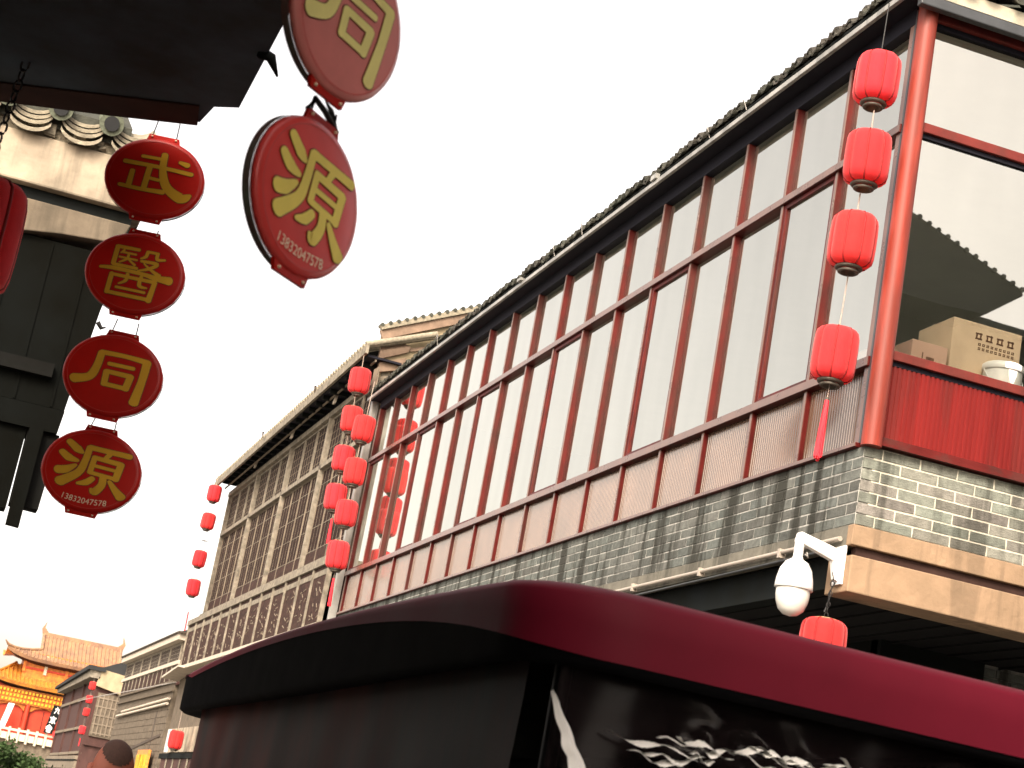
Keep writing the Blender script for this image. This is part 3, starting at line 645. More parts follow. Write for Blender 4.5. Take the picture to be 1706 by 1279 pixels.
def sign(loc,rz,key,label,group,phone=False,scale=1.,tiltx=0.,rolly=0.,near=False):
    RD,GD={0:('signred','signgold'),1:('signred2','signgold2'),2:('signred3','signgold3')}[int(near)]
    t=thing('oval_hanging_sign',label,'sign',loc,group); t.rotation_euler=(tiltx,rolly,rz); t.scale=(scale,)*3
    A,Bz=.166,.141
    # board with softly domed face (front = -y)
    n=72; b=MB(); rings=[(1.,.004),(1.,-.004),(.97,-.010),(.90,-.0115),(.5,-.0125)]
    vs=[];fs=[]
    for s,y in rings:
        for k in range(n):
            a=2*math.pi*k/n; w=1+(.006*noise.noise(Vector((math.cos(a)*7,math.sin(a)*7,loc[1]))) if s>.96 else 0)
            vs.append((A*s*w*math.cos(a),y,Bz*s*w*math.sin(a)))
    for i in range(len(rings)-1):
        for k in range(n): fs.append((i*n+k,i*n+(k+1)%n,(i+1)*n+(k+1)%n,(i+1)*n+k))
    c0=len(vs); vs.append((0,-.0125,0)); fs+=[(4*n+k,4*n+(k+1)%n,c0) for k in range(n)]
    vs.append((0,.004,0)); fs+=[(k,(k+1)%n,c0+1) for k in range(n)]
    b.add(vs,fs,True); b.build('board',RD,t,world=False)
    # tabs at top and bottom
    for sgn in (1,-1):
        w0,w1=(.058,.050)
        MB().prism([(-w0,sgn*(Bz-.016)),(w0,sgn*(Bz-.016)),(w1,sgn*(Bz+.012)),(-w1,sgn*(Bz+.012))],'y',-.0045,.0035).build('hanging_tab','signred',t,world=False)
        for s2 in(-1,1): MB().lathe([(.0,0),(.0035,0),(.0035,.004),(0,.004)],(s2*.040,-.006,sgn*(Bz+.004)-.002),8).build('eyelet','digits',t,world=False)
    rim=MB(); rim.lathe([(1,0),(1,0)],(0,0,0),3); rim=MB()
    for rr_,y0_,y1_ in ((1.004,.004,.020),):
        vs=[]
        for y in (y0_,y1_):
            for k in range(n):
                a=2*math.pi*k/n; vs.append((A*rr_*math.cos(a),y,Bz*rr_*math.sin(a)))
        rim.add(vs,[(k,(k+1)%n,n+(k+1)%n,n+k) for k in range(n)]); pass
    rim.build('back_rim','signrim',t,world=False)
    ln=MB(); vs=[]
    for s in(.895,.905):
        for k in range(n): vs.append((A*s*math.cos(2*math.pi*k/n),-.0128,Bz*s*math.sin(2*math.pi*k/n)))
    ln.add(vs,[(k,(k+1)%n,n+(k+1)%n,n+k) for k in range(n)]); ln.build('border_line','signline',t,world=False)
    sx,sz=(.110,.084) if key!='yi' else (.092,.083)
    cz=.010 if phone else -.002
    glyph(key,sx,sz,0.004,cz,-.0131,.024).build('character_outline','charedge',t,world=False)
    glyph(key,sx,sz,0.004,cz,-.0143,0.).build('character',GD,t,world=False)
    if phone:
        d=MB(); s_='13832047578'
        for i,ch in enumerate(s_):
            vs,fs=DIG[ch]; u=(i-5)*.0142; a=-u*1.7
            ox,oz=u, -.113+.9*u*u*1.2
            ca,sa=math.cos(-a),math.sin(-a)
            d.add([(ox+x*.82*ca-y*.82*sa,-.0140,oz+x*.82*sa+y*.82*ca) for x,y,z in vs],fs)
        d.build('phone_number','digits',t,world=False)
    return t
GA='oval clinic signs hung in a chain from the near eave'
def link(t,z,dz,spread=.040):
    for s2 in (-1,1): MB().tube([(s2*spread,-.001,z),(s2*spread*.9+.003,0,z+dz)],.0022,5).build('link_wire','chain',t,world=False)
D0=R(-12)
sg=[sign((-4.794,-4.074,3.486),D0,'wu','oval red sign with the character 武, topmost of the left chain',GA,rolly=.0),
 sign((-4.778,-3.997,3.172),D0,'yi','oval red sign with the character 醫, second of the left chain',GA,rolly=.01),
 sign((-4.765,-3.911,2.836),D0,'tong','oval red sign with the character 同, third of the left chain',GA,rolly=.02),
 sign((-4.755,-3.828,2.520),D0,'yuan','oval red sign with the character 源 and a phone number, lowest of the left chain',GA,phone=True,rolly=.02)]
for t,dz in zip(sg,(.06,.015,.045,.03)): link(t,.150,dz)
GB='oval clinic signs hung close to the camera'
t=sign((-4.706,-7.045,2.885),R(44),'tong','near pinkish oval sign with the character 同, cut by the top edge',GB,rolly=R(0),tiltx=R(4),near=2); link(t,.15,.6)
t=sign((-4.699,-6.971,2.567),R(46),'yuan','near oval red sign turned aside, with the character 源 and phone number',GB,phone=True,rolly=R(0),near=True); link(t,.15,.03)
MB().tube([(-.05,0,.15),(-.04,-.004,.175),(0,0,.17),(.05,0,.15),(.03,.006,.182),(-.02,-.004,.19),(.04,0,.2)],.006,6).build('binding_wire','chain',t,world=False)

# ============================================================ NEAR LEFT EAVE
E1=thing('near_eave_house','dark eave of the near house filling the upper left corner, seen from below','building',(-5.7,-8,0))
poly=[(-6.4,-14.),(-4.612,-14.),(-4.612,-4.46),(-4.685,-4.405),(-4.705,-4.235),(-4.985,-4.10),(-5.342,-3.94),(-6.4,-3.55)]
MB().prism(poly,'z',3.665,3.70).build('soffit_boards','slabwood',E1)
for k in range(9): MB().box(-6.3,-4.64,-13.5+k*1.0,-13.49+k*1.0,3.662,3.665).build('board_joint','eavewood',E1)
MB().prism([(-6.4,-3.74),(-5.351,-4.09),(-4.73,-4.39),(-4.709,-4.215),(-4.987,-4.075),(-5.342,-3.915),(-6.4,-3.53)],'z',3.658,3.664).build('end_board','eaveedge',E1)
MB().prism([(-6.4,-14.),(-4.65,-14.),(-4.65,-4.5),(-4.8,-4.3),(-6.4,-3.7)],'z',3.70,3.78).build('roof_bed','eavewood',E1)
MB().prism([(-4.65,3.74),(-6.4,4.5),(-6.4,4.58),(-4.65,3.82)],'y',-14,-4.5).build('roof_slope','roofgrey',E1)
for k in range(15):
    y=-13.4+k*.55
    MB().box(-6.3,-4.80,y,y+.07,3.645,3.665).build('rafter','slabwood',E1)
MB().tube([(-4.63,-4.93,3.67),(-4.60,-4.95,3.655),(-4.565,-4.90,3.625)],[.02,.016,.004],6).build('bent_hook','eavewood',E1)
MB().box(-6.0,-5.75,-14,-4.0,0,3.62).build('side_wall','greywall',E1)
MB().box(-5.72,-5.4,-6.3,-5.5,3.40,3.46).build('carved_bracket','oldcream',E1)

# second house on the left: plaster fascia with tile ends, dark timber screen
E2=thing('tiled_plaster_house','old plaster house end with weathered tile ends behind the oval signs','building',(-5.4,-.8,0))
YF=-1.5
MB().box(-6.6,-4.655,YF,YF+2.6,4.158,4.40).build('plaster_fascia','plaster',E2,bevel=.01)
MB().box(-6.6,-4.70,YF+.06,YF+2.5,4.09,4.158).build('shadow_gap','eavewood',E2)
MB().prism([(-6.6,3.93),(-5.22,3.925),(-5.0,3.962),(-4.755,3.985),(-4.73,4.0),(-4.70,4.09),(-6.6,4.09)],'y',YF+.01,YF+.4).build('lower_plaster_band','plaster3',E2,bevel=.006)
MB().box(-6.6,-4.80,YF+.02,YF+2.4,4.40,4.54).build('tile_bed','tilepale',E2)
def disc_tile(x,z):
    b=MB(); n=16
    b.tube([(x,YF-.085,z),(x,YF+.30,z+.15)],.058,n)
    o=b.build('tile_end','tilegrn',E2)
    MB().tube([(x,YF-.092,z-.002),(x,YF-.0855,z)],.036,n).build('tile_boss','roofgrey',o)
for k in range(6):
    x=-4.902-.2405*k
    disc_tile(x,4.522+rnd.uniform(-.004,.006)+.0)
for k in range(7):         # stacked drip tiles between the round ends
    cx=-4.785-.2405*k
    for j in range(4):
        b=MB(); n=10; vs=[]; r=.105; z0=4.60-j*.030+ (0 if j<3 else -.012); y=YF-.012-.014*j
        for dy in(0,.30):
            for th in(0,.017):
                for q in range(n+1):
                    a=math.pi*(.12+.76*q/n); vs.append((cx+r*math.cos(a),y+dy,z0-.035-.075*math.sin(a)+th+dy*.42))
        m_=n+1
        b.add(vs,[(q,q+1,m_+q+1,m_+q) for q in range(n)]+[(q,q+1,2*m_+q+1,2*m_+q) for q in range(n)]+[(m_+q,m_+q+1,3*m_+q+1,3*m_+q) for q in range(n)])
        b.build('drip_tile','tilepale',E2)
b=MB()
for k in range(26):
    x=-4.72-rnd.random()*1.5; z=4.39+rnd.random()*.07; s=rnd.uniform(.015,.045)
    b.box(x,x+s*1.6,YF-.012,YF+.02,z,z+s,.008)
b.build('mortar_crumbs','tilepale',E2,kind='stuff')
MB().prism([(YF,4.45),(YF+1.8,5.2),(YF+1.8,5.3),(YF,4.55)],'x',-6.6,-4.80).build('roof_slope','tile',E2)
MB().box(-4.85,-4.70,YF+.0,YF+.06,4.40,4.50,.01).build('broken_tile','tilepale',E2)
E3=thing('timber_shop_screen','dark timber screen and brackets under the plaster band at the left','shop front',(-5.3,-1.2,0))
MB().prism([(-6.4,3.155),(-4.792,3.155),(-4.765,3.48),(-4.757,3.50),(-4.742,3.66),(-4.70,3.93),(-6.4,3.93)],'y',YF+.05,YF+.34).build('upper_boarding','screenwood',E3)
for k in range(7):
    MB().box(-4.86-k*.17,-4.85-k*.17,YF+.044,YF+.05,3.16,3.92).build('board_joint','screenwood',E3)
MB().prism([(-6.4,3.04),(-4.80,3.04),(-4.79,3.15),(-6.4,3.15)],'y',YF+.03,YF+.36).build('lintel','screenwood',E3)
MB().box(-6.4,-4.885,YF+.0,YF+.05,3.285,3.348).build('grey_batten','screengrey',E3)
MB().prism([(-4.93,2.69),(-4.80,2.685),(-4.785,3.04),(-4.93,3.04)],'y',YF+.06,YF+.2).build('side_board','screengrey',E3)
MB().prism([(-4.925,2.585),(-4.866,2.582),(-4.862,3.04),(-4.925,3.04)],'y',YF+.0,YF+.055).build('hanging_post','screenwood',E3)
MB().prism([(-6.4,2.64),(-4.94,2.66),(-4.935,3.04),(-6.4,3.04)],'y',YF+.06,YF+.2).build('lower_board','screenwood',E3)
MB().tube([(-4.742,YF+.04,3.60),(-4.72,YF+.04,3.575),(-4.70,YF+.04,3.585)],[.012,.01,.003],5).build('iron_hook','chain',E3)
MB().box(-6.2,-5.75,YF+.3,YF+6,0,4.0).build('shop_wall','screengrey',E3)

# ============================================================ LATTICE HOUSE (beyond the glass front)
B2=thing('lattice_house','old house with weathered cream and brown lattice windows and a carved balcony','building',(2,21,0))
PY=[14.98,18.15,21.25,24.42,27.58]
MB().box(.10,4.5,14.85,27.5,0,8.0).build('house_body','brownwood',B2)
for y in PY: MB().box(-.02,.10,y-.042,y+.042,5.34,7.82).build('post','oldcream',B2,bevel=.006)
MB().box(-.03,.10,14.85,27.66,7.81,7.90).build('top_rail','oldcream',B2)
MB().box(-.02,.10,14.85,27.64,6.965,7.04).build('middle_rail','oldcream',B2)
MB().box(-.06,.10,14.85,27.75,5.22,5.35).build('window_sill','oldcream',B2)
def lattice(parent,y0,y1,z0,z1,kind):
    f=MB(); e=.028 if not kind else .016
    for q in((y0,y0+e,z0,z1),(y1-e,y1,z0,z1),(y0+e,y1-e,z0,z0+e),(y0+e,y1-e,z1-e,z1)): f.box(.042 if kind else .030,.058,*q)
    o=f.build('lattice_window' if kind else 'lattice_transom','plaster2' if kind else 'oldcream',parent)
    MB().box(.058,.095,y0+.001,y1-.001,z0+.001,z1-.001).build('backing_board','brownwood',o)
    l=MB(); w=.007
    if kind==0:
        n=6
        for k in range(1,n): 
            z=z0+(z1-z0)*k/n; l.box(.052,.057,y0+e,y1-e,z-w/2,z+w/2)
        for k in range(1,5):
            y=y0+(y1-y0)*k/5; l.box(.0515,.057,y-w/2,y+w/2,z0+e,z1-e)
    else:
        for k in range(1,6):
            y=y0+(y1-y0)*k/6; l.box(.0515,.057,y-w/2,y+w/2,z0+e+.25,z1-e)
        for z in (z0+.28,z0+.34,z0+.5,z0+.62,z0+.75,z0+.8,z0+.95,z0+1.1,z1-.35,z1-.30,z1-.16):
            l.box(.052,.057,y0+e,y1-e,z-w/2,z+w/2)
        for j in range(12):
            a=rnd.uniform(y0+e,y1-e-.12); z=z0+.35+rnd.random()*(z1-z0-.5); l.box(.0505,.057,a,a+.12,z,z+w)
        l.box(.045,.057,y0+e,y1-e,z0+e,z0+.25)
    if kind:
        l.build('lattice_bars','brownwood2',o); l=MB()
        for k in (2,4):
            y=y0+(y1-y0)*k/6; l.box(.048,.0500,y-.006,y+.006,z0+e,z1-e)
        for z in (z0+.27,z0+.66,z0+1.02,z1-.24): l.box(.0475,.0500,y0+e,y1-e,z-.005,z+.005)
        l.build('muntins','oldcream',o)
    else: l.build('lattice_bars','plaster2',o)
for i in range(4):
    a,c=PY[i]+.055,PY[i+1]-.055
    for k in range(3): lattice(B2,a+(c-a)*k/3+.006,a+(c-a)*(k+1)/3-.006,7.05,7.80,0)
    for k in range(4): lattice(B2,a+(c-a)*k/4+.008,a+(c-a)*(k+1)/4-.008,5.35,6.95,1)
# balcony
yb=[15.0+k*(28.05-15.0)/13 for k in range(14)]
MB().box(-.20,.10,14.9,28.15,5.12,5.22).build('balcony_top_rail','oldcream',B2)
MB().box(-.22,.10,14.9,28.15,4.20,4.27).build('balcony_bottom_rail','whitewood',B2)
for y in yb: MB().box(-.19,-.12,y-.018,y+.018,4.27,5.12).build('balcony_post','oldcream',B2)
for i in range(13):
    a,c=yb[i]+.018,yb[i+1]-.018
    o=MB().box(-.16,-.13,a,c,4.27,5.12).build('balcony_panel','brownwood2',B2)
    MB().box(-.168,-.16,a+.03,c-.03,4.98,5.06).build('panel_cap','oldcream',o)
    cv=MB()
    for j in range(14):
        z=4.36+rnd.random()*.55; q=a+.06+rnd.random()*(c-a-.3); cv.bar((-.164,q,z),(-.164,q+rnd.uniform(.03,.16),z+rnd.uniform(-.05,.07)),.008,.012)
    cv.build('carving','plaster2',o,kind='stuff')
# eave
e=MB(); vs=[]
def ez(y): return 7.90+(27-y)*.010
for y in(14.55,27.5):
    z=ez(y); vs+=[(-.37,y,z),(-.33,y,z),(-.33,y,z+.12),(-.37,y,z+.12)]
e.add(vs,[(0,1,2,3),(4,7,6,5),(0,4,5,1),(1,5,6,2),(2,6,7,3),(3,7,4,0)]); e.build('eave_board','oldcream',B2)
MB().box(-.30,.2,14.7,27.4,8.02,8.05).build('eave_soffit','soffit',B2)
MB().bar((-.17,14.7,7.99),(-.17,27.3,7.90),.02,.03).build('inner_gutter','plaster2',B2)
for k in range(24):
    y=15+k*.52; MB().box(-.28,.0,y,y+.08,7.95,8.02).build('eave_rafter','eavewood',B2)
for y in (17.3,20.6,24.): MB().prism([(-.16,7.86),(-.13,7.86),(-.11,8.0),(-.14,8.0)],'y',y,y+.12).build('white_tag','whitewood',B2)
b=MB()
yy=14.6
while yy<27.5:
    z=ez(yy)+.12; b.tube([(-.375,yy,z+.015),(.6,yy,z+.42)],.045,6); yy+=.17
b.build('roof_tiling','tilepale',B2,kind='stuff')
MB().prism([(-.36,8.10),(1.9,9.2),(4.2,8.1)],'y',15.0,27.4).build('roof_body','roofgrey',B2)
for y in (17.9,22.3): MB().tube([(-.38,y,8.1),(-.39,y+.05,8.20),(-.36,y+.12,8.22),(-.37,y+.1,8.12)],.012,5).build('roof_loop','bark',B2)
# gable end facing the camera
MB().prism([(.0,7.4),(4.4,7.4),(4.4,8.0),(1.95,9.45),(-.12,8.42),(-.05,8.0)],'y',14.86,14.98).build('gable_wall','yplaster',B2)
MB().bar((-.18,14.80,8.50),(1.97,14.80,9.53),.10,.07).build('verge_tiles','tilepale',B2)
vt=MB()
for k in range(20):
    t=k/19; vt.tube([(-.17+2.1*t,14.74,8.54+1.02*t),(-.17+2.1*t,14.9,8.54+1.02*t)],.030,6)
vt.build('verge_tile_ends','tile',B2,kind='stuff')
MB().bar((-.15,14.81,8.40),(1.9,14.81,9.40),.05,.13).build('verge_board','board',B2)
MB().prism([(-.12,8.05),(.28,8.25),(.30,8.33),(.02,8.43),(-.12,8.36)],'y',14.79,14.87).build('bracket_board','board',B2)
MB().prism([(-.10,7.86),(.25,7.98),(.27,8.16),(-.10,8.00)],'y',14.77,14.87).build('bracket_board','board',B2)
MB().prism([(-.06,7.60),(.22,7.72),(.24,7.90),(-.06,7.80)],'y',14.78,14.87).build('bracket_board','plaster2',B2)
MB().bar((.30,14.84,8.30),(1.2,14.84,8.62),.03,.05).build('gable_moulding','board',B2)
MB().box(-.10,.0,14.70,14.80,4.3,7.45).build('party_pier','fascia',B2,bevel=.005)
MB().box(-.14,-.10,14.62,14.78,7.5,7.9,.02).build('broken_plaster','plaster2',B2)
# under the balcony at the far end
MB().prism([(27.0,4.20),(29.2,4.06),(29.2,4.10),(27.0,4.24)],'x',-.35,.1).build('canopy_sheet','whitewood',B2)
MB().box(.0,.1,24.,28.9,0,4.15).build('ground_floor_wall','stone',B2)
for k in range(5):
    y=24.1+k*.95
    o=MB().box(-.05,-.0,y,y+.85,.1,2.45).build('door_leaf','mauve',B2)
    MB().box(-.07,-.05,y-.03,y+.02,.1,2.45).build('door_post','oldcream',o)
MB().box(-.08,.0,23.9,29.,2.45,2.55).build('door_lintel','eavewood',B2)
MB().box(-.04,-.0,24.,28.2,2.58,3.05).build('pale_board','plaster',B2)
MB().box(-.20,-.17,27.2,27.5,2.55,3.0).build('white_notice','white',B2)

# ============================================================ STONE HOUSE AND TIMBER HOUSE FARTHER ON
B3=thing('stone_house','far grey stone house with a white rail and small lattice windows','building',(1.5,34,0))
MB().box(.0,3.5,29.55,39.8,0,4.93).build('stone_wall','stone',B3)
MB().box(-.05,3.5,29.5,39.9,4.44,4.52).build('white_rail','whitewood',B3)
MB().box(-.16,.0,29.4,39.9,4.93,5.06).build('eave_board','whitewood',B3)
MB().box(-.19,.2,29.3,39.9,5.06,5.10).build('eave_tile_edge','bark',B3)
MB().box(-.02,.0,29.6,39.7,4.86,4.93).build('head_board','oldcream',B3)
for k in range(6):
    a=29.75+k*1.66; o=MB().box(-.012,.0,a,a+1.5,4.53,4.86).build('window','brownwood',B3)
    l=MB()
    for j in range(7): l.box(-.016,-.012,a+.1+j*.215,a+.115+j*.215,4.53,4.86)
    for j in range(3): l.box(-.0165,-.012,a,a+1.5,4.60+j*.09,4.607+j*.09)
    l.build('window_bars','oldcream',o)
    MB().box(-.03,.0,a-.12,a-.03,4.52,4.9).build('window_post','oldcream',B3)
for k in range(13):
    a=29.7+k*.77; o=MB().box(-.02,.0,a,a+.7,4.12,4.40).build('balustrade_panel','brownwood2',B3)
    MB().box(-.035,-.02,a-.04,a,4.12,4.44).build('baluster','oldcream',o)
MB().box(-.05,.0,29.5,39.8,4.05,4.10).build('ledge','stone',B3)
MB().box(-.05,.0,29.5,39.8,3.86,3.90).build('ledge','stone',B3)
MB().tube([(-.06,29.5,3.70),(-.06,38,3.62)],.03,6).build('wall_pipe','whitewood',B3)
MB().tube([(-.06,29.6,3.60),(-.06,39,3.53)],.03,6).build('wall_pipe','whitewood',B3)
MB().box(-.012,.0,31.3,31.5,0,3.5).build('wall_crack','bark',B3)
MB().bar((-.01,30.,2.95),(-.01,36,2.62),.03,.06).build('roof_scar','bark',B3)
MB().prism([(-.2,5.08),(1.6,5.9),(3.6,5.08)],'y',29.6,39.8).build('roof','roofgrey',B3)
MB().box(.0,1.2,29.3,29.55,4.0,5.0).build('end_panel','mauve',B3)
bk_=MB()
for r in range(24):
    z=.3+r*.145; y=29.6+(.2 if r%2 else 0)
    while y<39.5:
        bk_.box(-.010,.0,y,y+.385,z,z+.13,.003); y+=.4
bk_.build('stone_courses','stone',B3,kind='stuff')
gs=thing('gold_sign_board','orange gold vertical board hanging low on the far stone house','sign',(-.1,30.4,2.3))
MB().box(-.16,-.10,30.2,32.0,2.0,2.62).build('board','goldsign',gs)
b=MB()
for k in range(5): b.box(-.175,-.16,30.3+k*.34,30.5+k*.34,2.1,2.5,.02)
b.build('gilt_carving','signgold',gs)

B4=thing('timber_house','far dark mauve timber house with a lantern string and slanting eave','building',(2,58,0))
MB().box(.45,4.,52.,64.,0,5.15).build('timber_wall','mauve',B4)
MB().prism([(51.8,5.12),(64.4,5.02),(64.4,5.14),(51.8,5.36)],'x',.15,.48).build('eave_board','oldcream',B4)
MB().prism([(51.7,5.36),(64.6,5.15),(64.6,5.25),(51.7,5.50)],'x',.05,.6).build('eave_tiles','roofgrey',B4)
for z in (4.55,3.55,2.72): MB().bar((.42,52,z+.02),(.42,64,z-.02),.08,.09).build('cross_rail','plaster2',B4)
for y in (52.05,56,60,63.9): MB().box(.38,.45,y-.06,y+.06,2.2,5.1).build('post','mauve',B4)
MB().box(.30,.45,52,64,2.2,2.62).build('grey_band','plaster2',B4)
MB().box(.28,.47,52,64,2.45,2.50).build('dark_band','eavewood',B4)
MB().box(.55,1.9,51.93,52.,3.3,4.7).build('side_lattice_board','stone',B4)
lb=MB()
for k in range(9): lb.box(.6+k*.14,.64+k*.14,51.9,51.93,3.35,4.65)
for k in range(5): lb.box(.56,1.85,51.895,51.9,3.4+k*.28,3.44+k*.28)
lb.build('side_lattice_bars','plaster2',B4)
MB().prism([(.4,4.9),(1.7,4.66),(1.9,5.3),(.5,5.44)],'y',51.8,52.).build('gable_board','yplaster',B4)
MB().prism([(.3,5.40),(2.2,5.30),(2.2,6.2),(1.9,6.2)],'y',52,63).build('roof','roofgrey',B4)
MB().box(.44,2.1,51.9,52.,3.0,3.06).build('side_ledge','mauve',B4)
cb=MB().tube([(.4,57,4.50),(.1,52,4.36),(-.1,44,4.20),(-.2,36,4.05),(-.15,28.3,3.98)],.012,5).build('overhead_cable','wiregrey'); tag(cb,'thin pale cable slung from the timber house to the lattice house','cable')

# ============================================================ GATE TOWER
T=thing('gate_tower','distant two storey gate tower with yellow glazed roofs and red walls','tower',(5.6,127,0))
CX,TY=5.55,127.0
def chroof(zr,rh,eh,rise,dep,edep,lift,gab,nm,mt,mtr,yc=TY,clip=None):
    """zr ridge z, rh ridge half length, eh eave half length, dep ridge-to-eave depth in y"""
    nu,nv=40,12
    def hw(v): return rh if v<gab else rh+(eh-rh)*((v-gab)/(1-gab))**.9
    def P(u,v,sg=-1,dz=0.):
        x=CX+hw(v)*u; y=yc+sg*dep*v; z=zr-rise*(1-(1-v)**1.45)+lift*(abs(u)**5)*v**3+dz
        return (x,y,z)
    b=MB()
    for sg in(-1,1):
        vs=[P(-1+2*i/nu,j/nv,sg) for j in range(nv+1) for i in range(nu+1)]
        b.add(vs,[(j*(nu+1)+i,j*(nu+1)+i+1,(j+1)*(nu+1)+i+1,(j+1)*(nu+1)+i) for j in range(nv) for i in range(nu)])
    b.build(nm+'_roof_surface',mt,T)
    # side faces
    b=MB()
    for sx in(-1,1):
        vs=[]
        for j in range(nv+1):
            v=j/nv; 
            a=P(sx,v,-1);c=P(sx,v,1)
            for k in range(9):
                t=k/8; sag=(1-(2*t-1)**4)*lift*v**3*(1 if v>gab else 0)
                vs.append((a[0],a[1]+(c[1]-a[1])*t,a[2]-sag))
        b.add(vs,[(j*9+k,j*9+k+1,(j+1)*9+k+1,(j+1)*9+k) for j in range(nv) for k in range(8)])
    b.build(nm+'_roof_end','glaze',T)
    r=MB(); N=int(eh*2/.27)
    for i in range(N+1):
        xx=-eh+i*2*eh/N; pts=[]
        for j in range(nv+1):
            v=j/nv; h=hw(v)
            if abs(xx)<=h+1e-6: pts.append(P(xx/h,v,-1,.03))
        if len(pts)>1: r.tube(pts,.055,5)
    r.build(nm+'_tile_ribs',mtr,T,kind='stuff')
    # hips, eave edge
    for sx in(-1,1):
        h=MB(); h.tube([P(sx,gab+(1-gab)*k/8,-1,.06) for k in range(9)]+[tuple(Vector(P(sx,1,-1,.06))+Vector((sx*.25,-.2,.25)))],[.10]*9+[.03],6); h.build(nm+'_hip',mt if nm=='upper' else 'glaze',T)
        h=MB(); h.tube([P(sx,gab*k/4,-1,.06) for k in range(5)],.12,6); h.build(nm+'_gable_ridge',mtr,T)
    f=MB(); vs=[]
    for i in range(nu+1):
        p=Vector(P(-1+2*i/nu,1,-1)); vs+=[p,p-Vector((0,-.12,.22))]
    f.add(vs,[(2*i,2*i+2,2*i+3,2*i+1) for i in range(nu)]); f.build(nm+'_eave_edge',mt,T)
    e_=MB(); vs=[]
    for i in range(nu+1):
        p=Vector(P(-1+2*i/nu,1,-1)); vs+=[p-Vector((0,-.12,.22)),Vector((p.x*.9+CX*.1,yc-dep*.62,p.z-.45))]
    e_.add(vs,[(2*i,2*i+2,2*i+3,2*i+1) for i in range(nu)]); e_.build(nm+'_eave_underside','eaveedge',T)
    return P
chroof(11.80,2.75,5.15,1.95,2.9,3,.55,.52,'upper','glazeold','glazeold')
MB().box(CX-2.85,CX+2.85,TY-.12,TY+.12,11.70,11.98).build('main_ridge','glazeold',T)
for sx in(-1,1):
    MB().prism([(CX+sx*2.85,11.7),(CX+sx*3.0,12.2),(CX+sx*2.75,12.75),(CX+sx*2.80,12.3),(CX+sx*2.5,12.0)],'y',TY-.1,TY+.1).build('ridge_dragon','glazeold',T)
chroof(9.45,4.2,6.3,1.45,3.6,3,.5,.02,'lower','glaze','glaze')
MB().box(CX-3.75,CX+3.75,TY-2.0,TY+2.,8.3,10.3).build('upper_storey','palorange',T)
for z in (9.15,9.55,9.9): MB().box(CX-3.8,CX+3.8,TY-2.08,TY-2.,z,z+.12).build('painted_beam','palred',T)
for k in range(6): MB().box(CX-3.7+k*1.48-.1,CX-3.7+k*1.48+.1,TY-2.12,TY-2.0,8.9,10.2).build('upper_column','marble' if k%2 else 'palorange',T)
MB().box(CX-5.4,CX+5.4,TY-2.4,TY+2.4,4.2,8.0).build('lower_storey','palred',T)
MB().box(CX-5.6,CX+5.6,TY-2.9,TY-2.7,6.65,7.65).build('bracket_band','palorange',T)
br=MB()
for k in range(44):
    for j in range(3): br.box(CX-5.5+k*.25,CX-5.5+k*.25+.13,TY-3.0-.05*j,TY-2.9,6.75+j*.3,6.92+j*.3)
br.build('brackets','signgold',T,kind='stuff')
for k in range(5):
    x=CX-5.2+k*2.35
    MB().tube([(x,TY-2.75,4.2),(x,TY-2.75,6.7)],.17,10).build('red_column','palred',T)
    if k<4:
        MB().prism([(x+.2,6.2),(x+.5,6.45),(x+1.17,6.6),(x+1.85,6.45),(x+2.15,6.2),(x+2.15,6.7),(x+.2,6.7)],'y',TY-2.7,TY-2.6).build('arched_valance','palorange',T)
        MB().box(x+.25,x+2.1,TY-2.5,TY-2.45,4.3,6.5).build('door_panel','palred',T)
        MB().box(x+1.15,x+1.2,TY-2.52,TY-2.5,4.3,6.4).build('door_joint','eaveedge',T)
MB().prism([(1.05,4.9),(1.45,4.9),(1.75,6.55),(1.35,6.55)],'y',123.6,123.66).build('white_banner','white',T)
MB().box(CX-8,CX+8,TY-3.6,TY+4,0,4.2).build('masonry_base','stone',T)
for k in range(22): MB().box(-2.+k*.62,-1.85+k*.62,TY-3.9,TY-3.75,4.0,5.0).build('baluster','marble',T)
MB().box(-2.2,12,TY-3.88,TY-3.78,4.75,4.9).build('balustrade_rail','marble',T)
for k in range(21): MB().box(-1.82+k*.62,-1.41+k*.62,TY-3.85,TY-3.8,4.15,4.6).build('balustrade_panel','marble',T)
vsn=thing('vertical_signboard','black vertical signboard with white characters on the gate tower','sign',(4.6,122.9,5.4))
MB().prism([(4.02,5.0),(4.62,5.0),(4.92,6.95),(4.32,6.95)],'y',122.9,122.98).build('board','eavewood',vsn)
for kk,(cx_,cz_) in zip(('jiu','jing','she'),((4.62,6.60),(4.46,5.93),(4.32,5.32))):
    glyph(kk,.21,.24,cx_,cz_,122.88,.02 if kk=='jiu' else .075).build('character','white',vsn)

# foliage in front of the tower
def tree(name,label,c,rx,rz_,n,trunk,group):
    t=thing(name,label,'tree',(c[0],c[1],0),group)
    MB().tube([(c[0],c[1],0),(c[0]+.1,c[1],c[2]*.5),(c[0],c[1],c[2])],[trunk,trunk*.8,trunk*.4],8).build('trunk','bark',t)
    b=MB(); cl=[(rnd.gauss(0,.42),rnd.gauss(0,.42),rnd.gauss(0,.42)) for _ in range(26)]
    for k in range(n):
        q=cl[rnd.randrange(26)]; p=Vector((c[0]+(q[0]+rnd.gauss(0,.13))*rx,c[1]+(q[1]+rnd.gauss(0,.13))*rx,c[2]+(q[2]+rnd.gauss(0,.13))*rz_))
        a=Vector((rnd.gauss(0,1),rnd.gauss(0,1),rnd.gauss(0,1))).normalized()*rnd.uniform(.05,.11); d=a.orthogonal().normalized()*a.length*.55
        b.add([p-a,p+d,p+a,p-d],[(0,1,2,3)])
    b.build('crown','leaf',t)
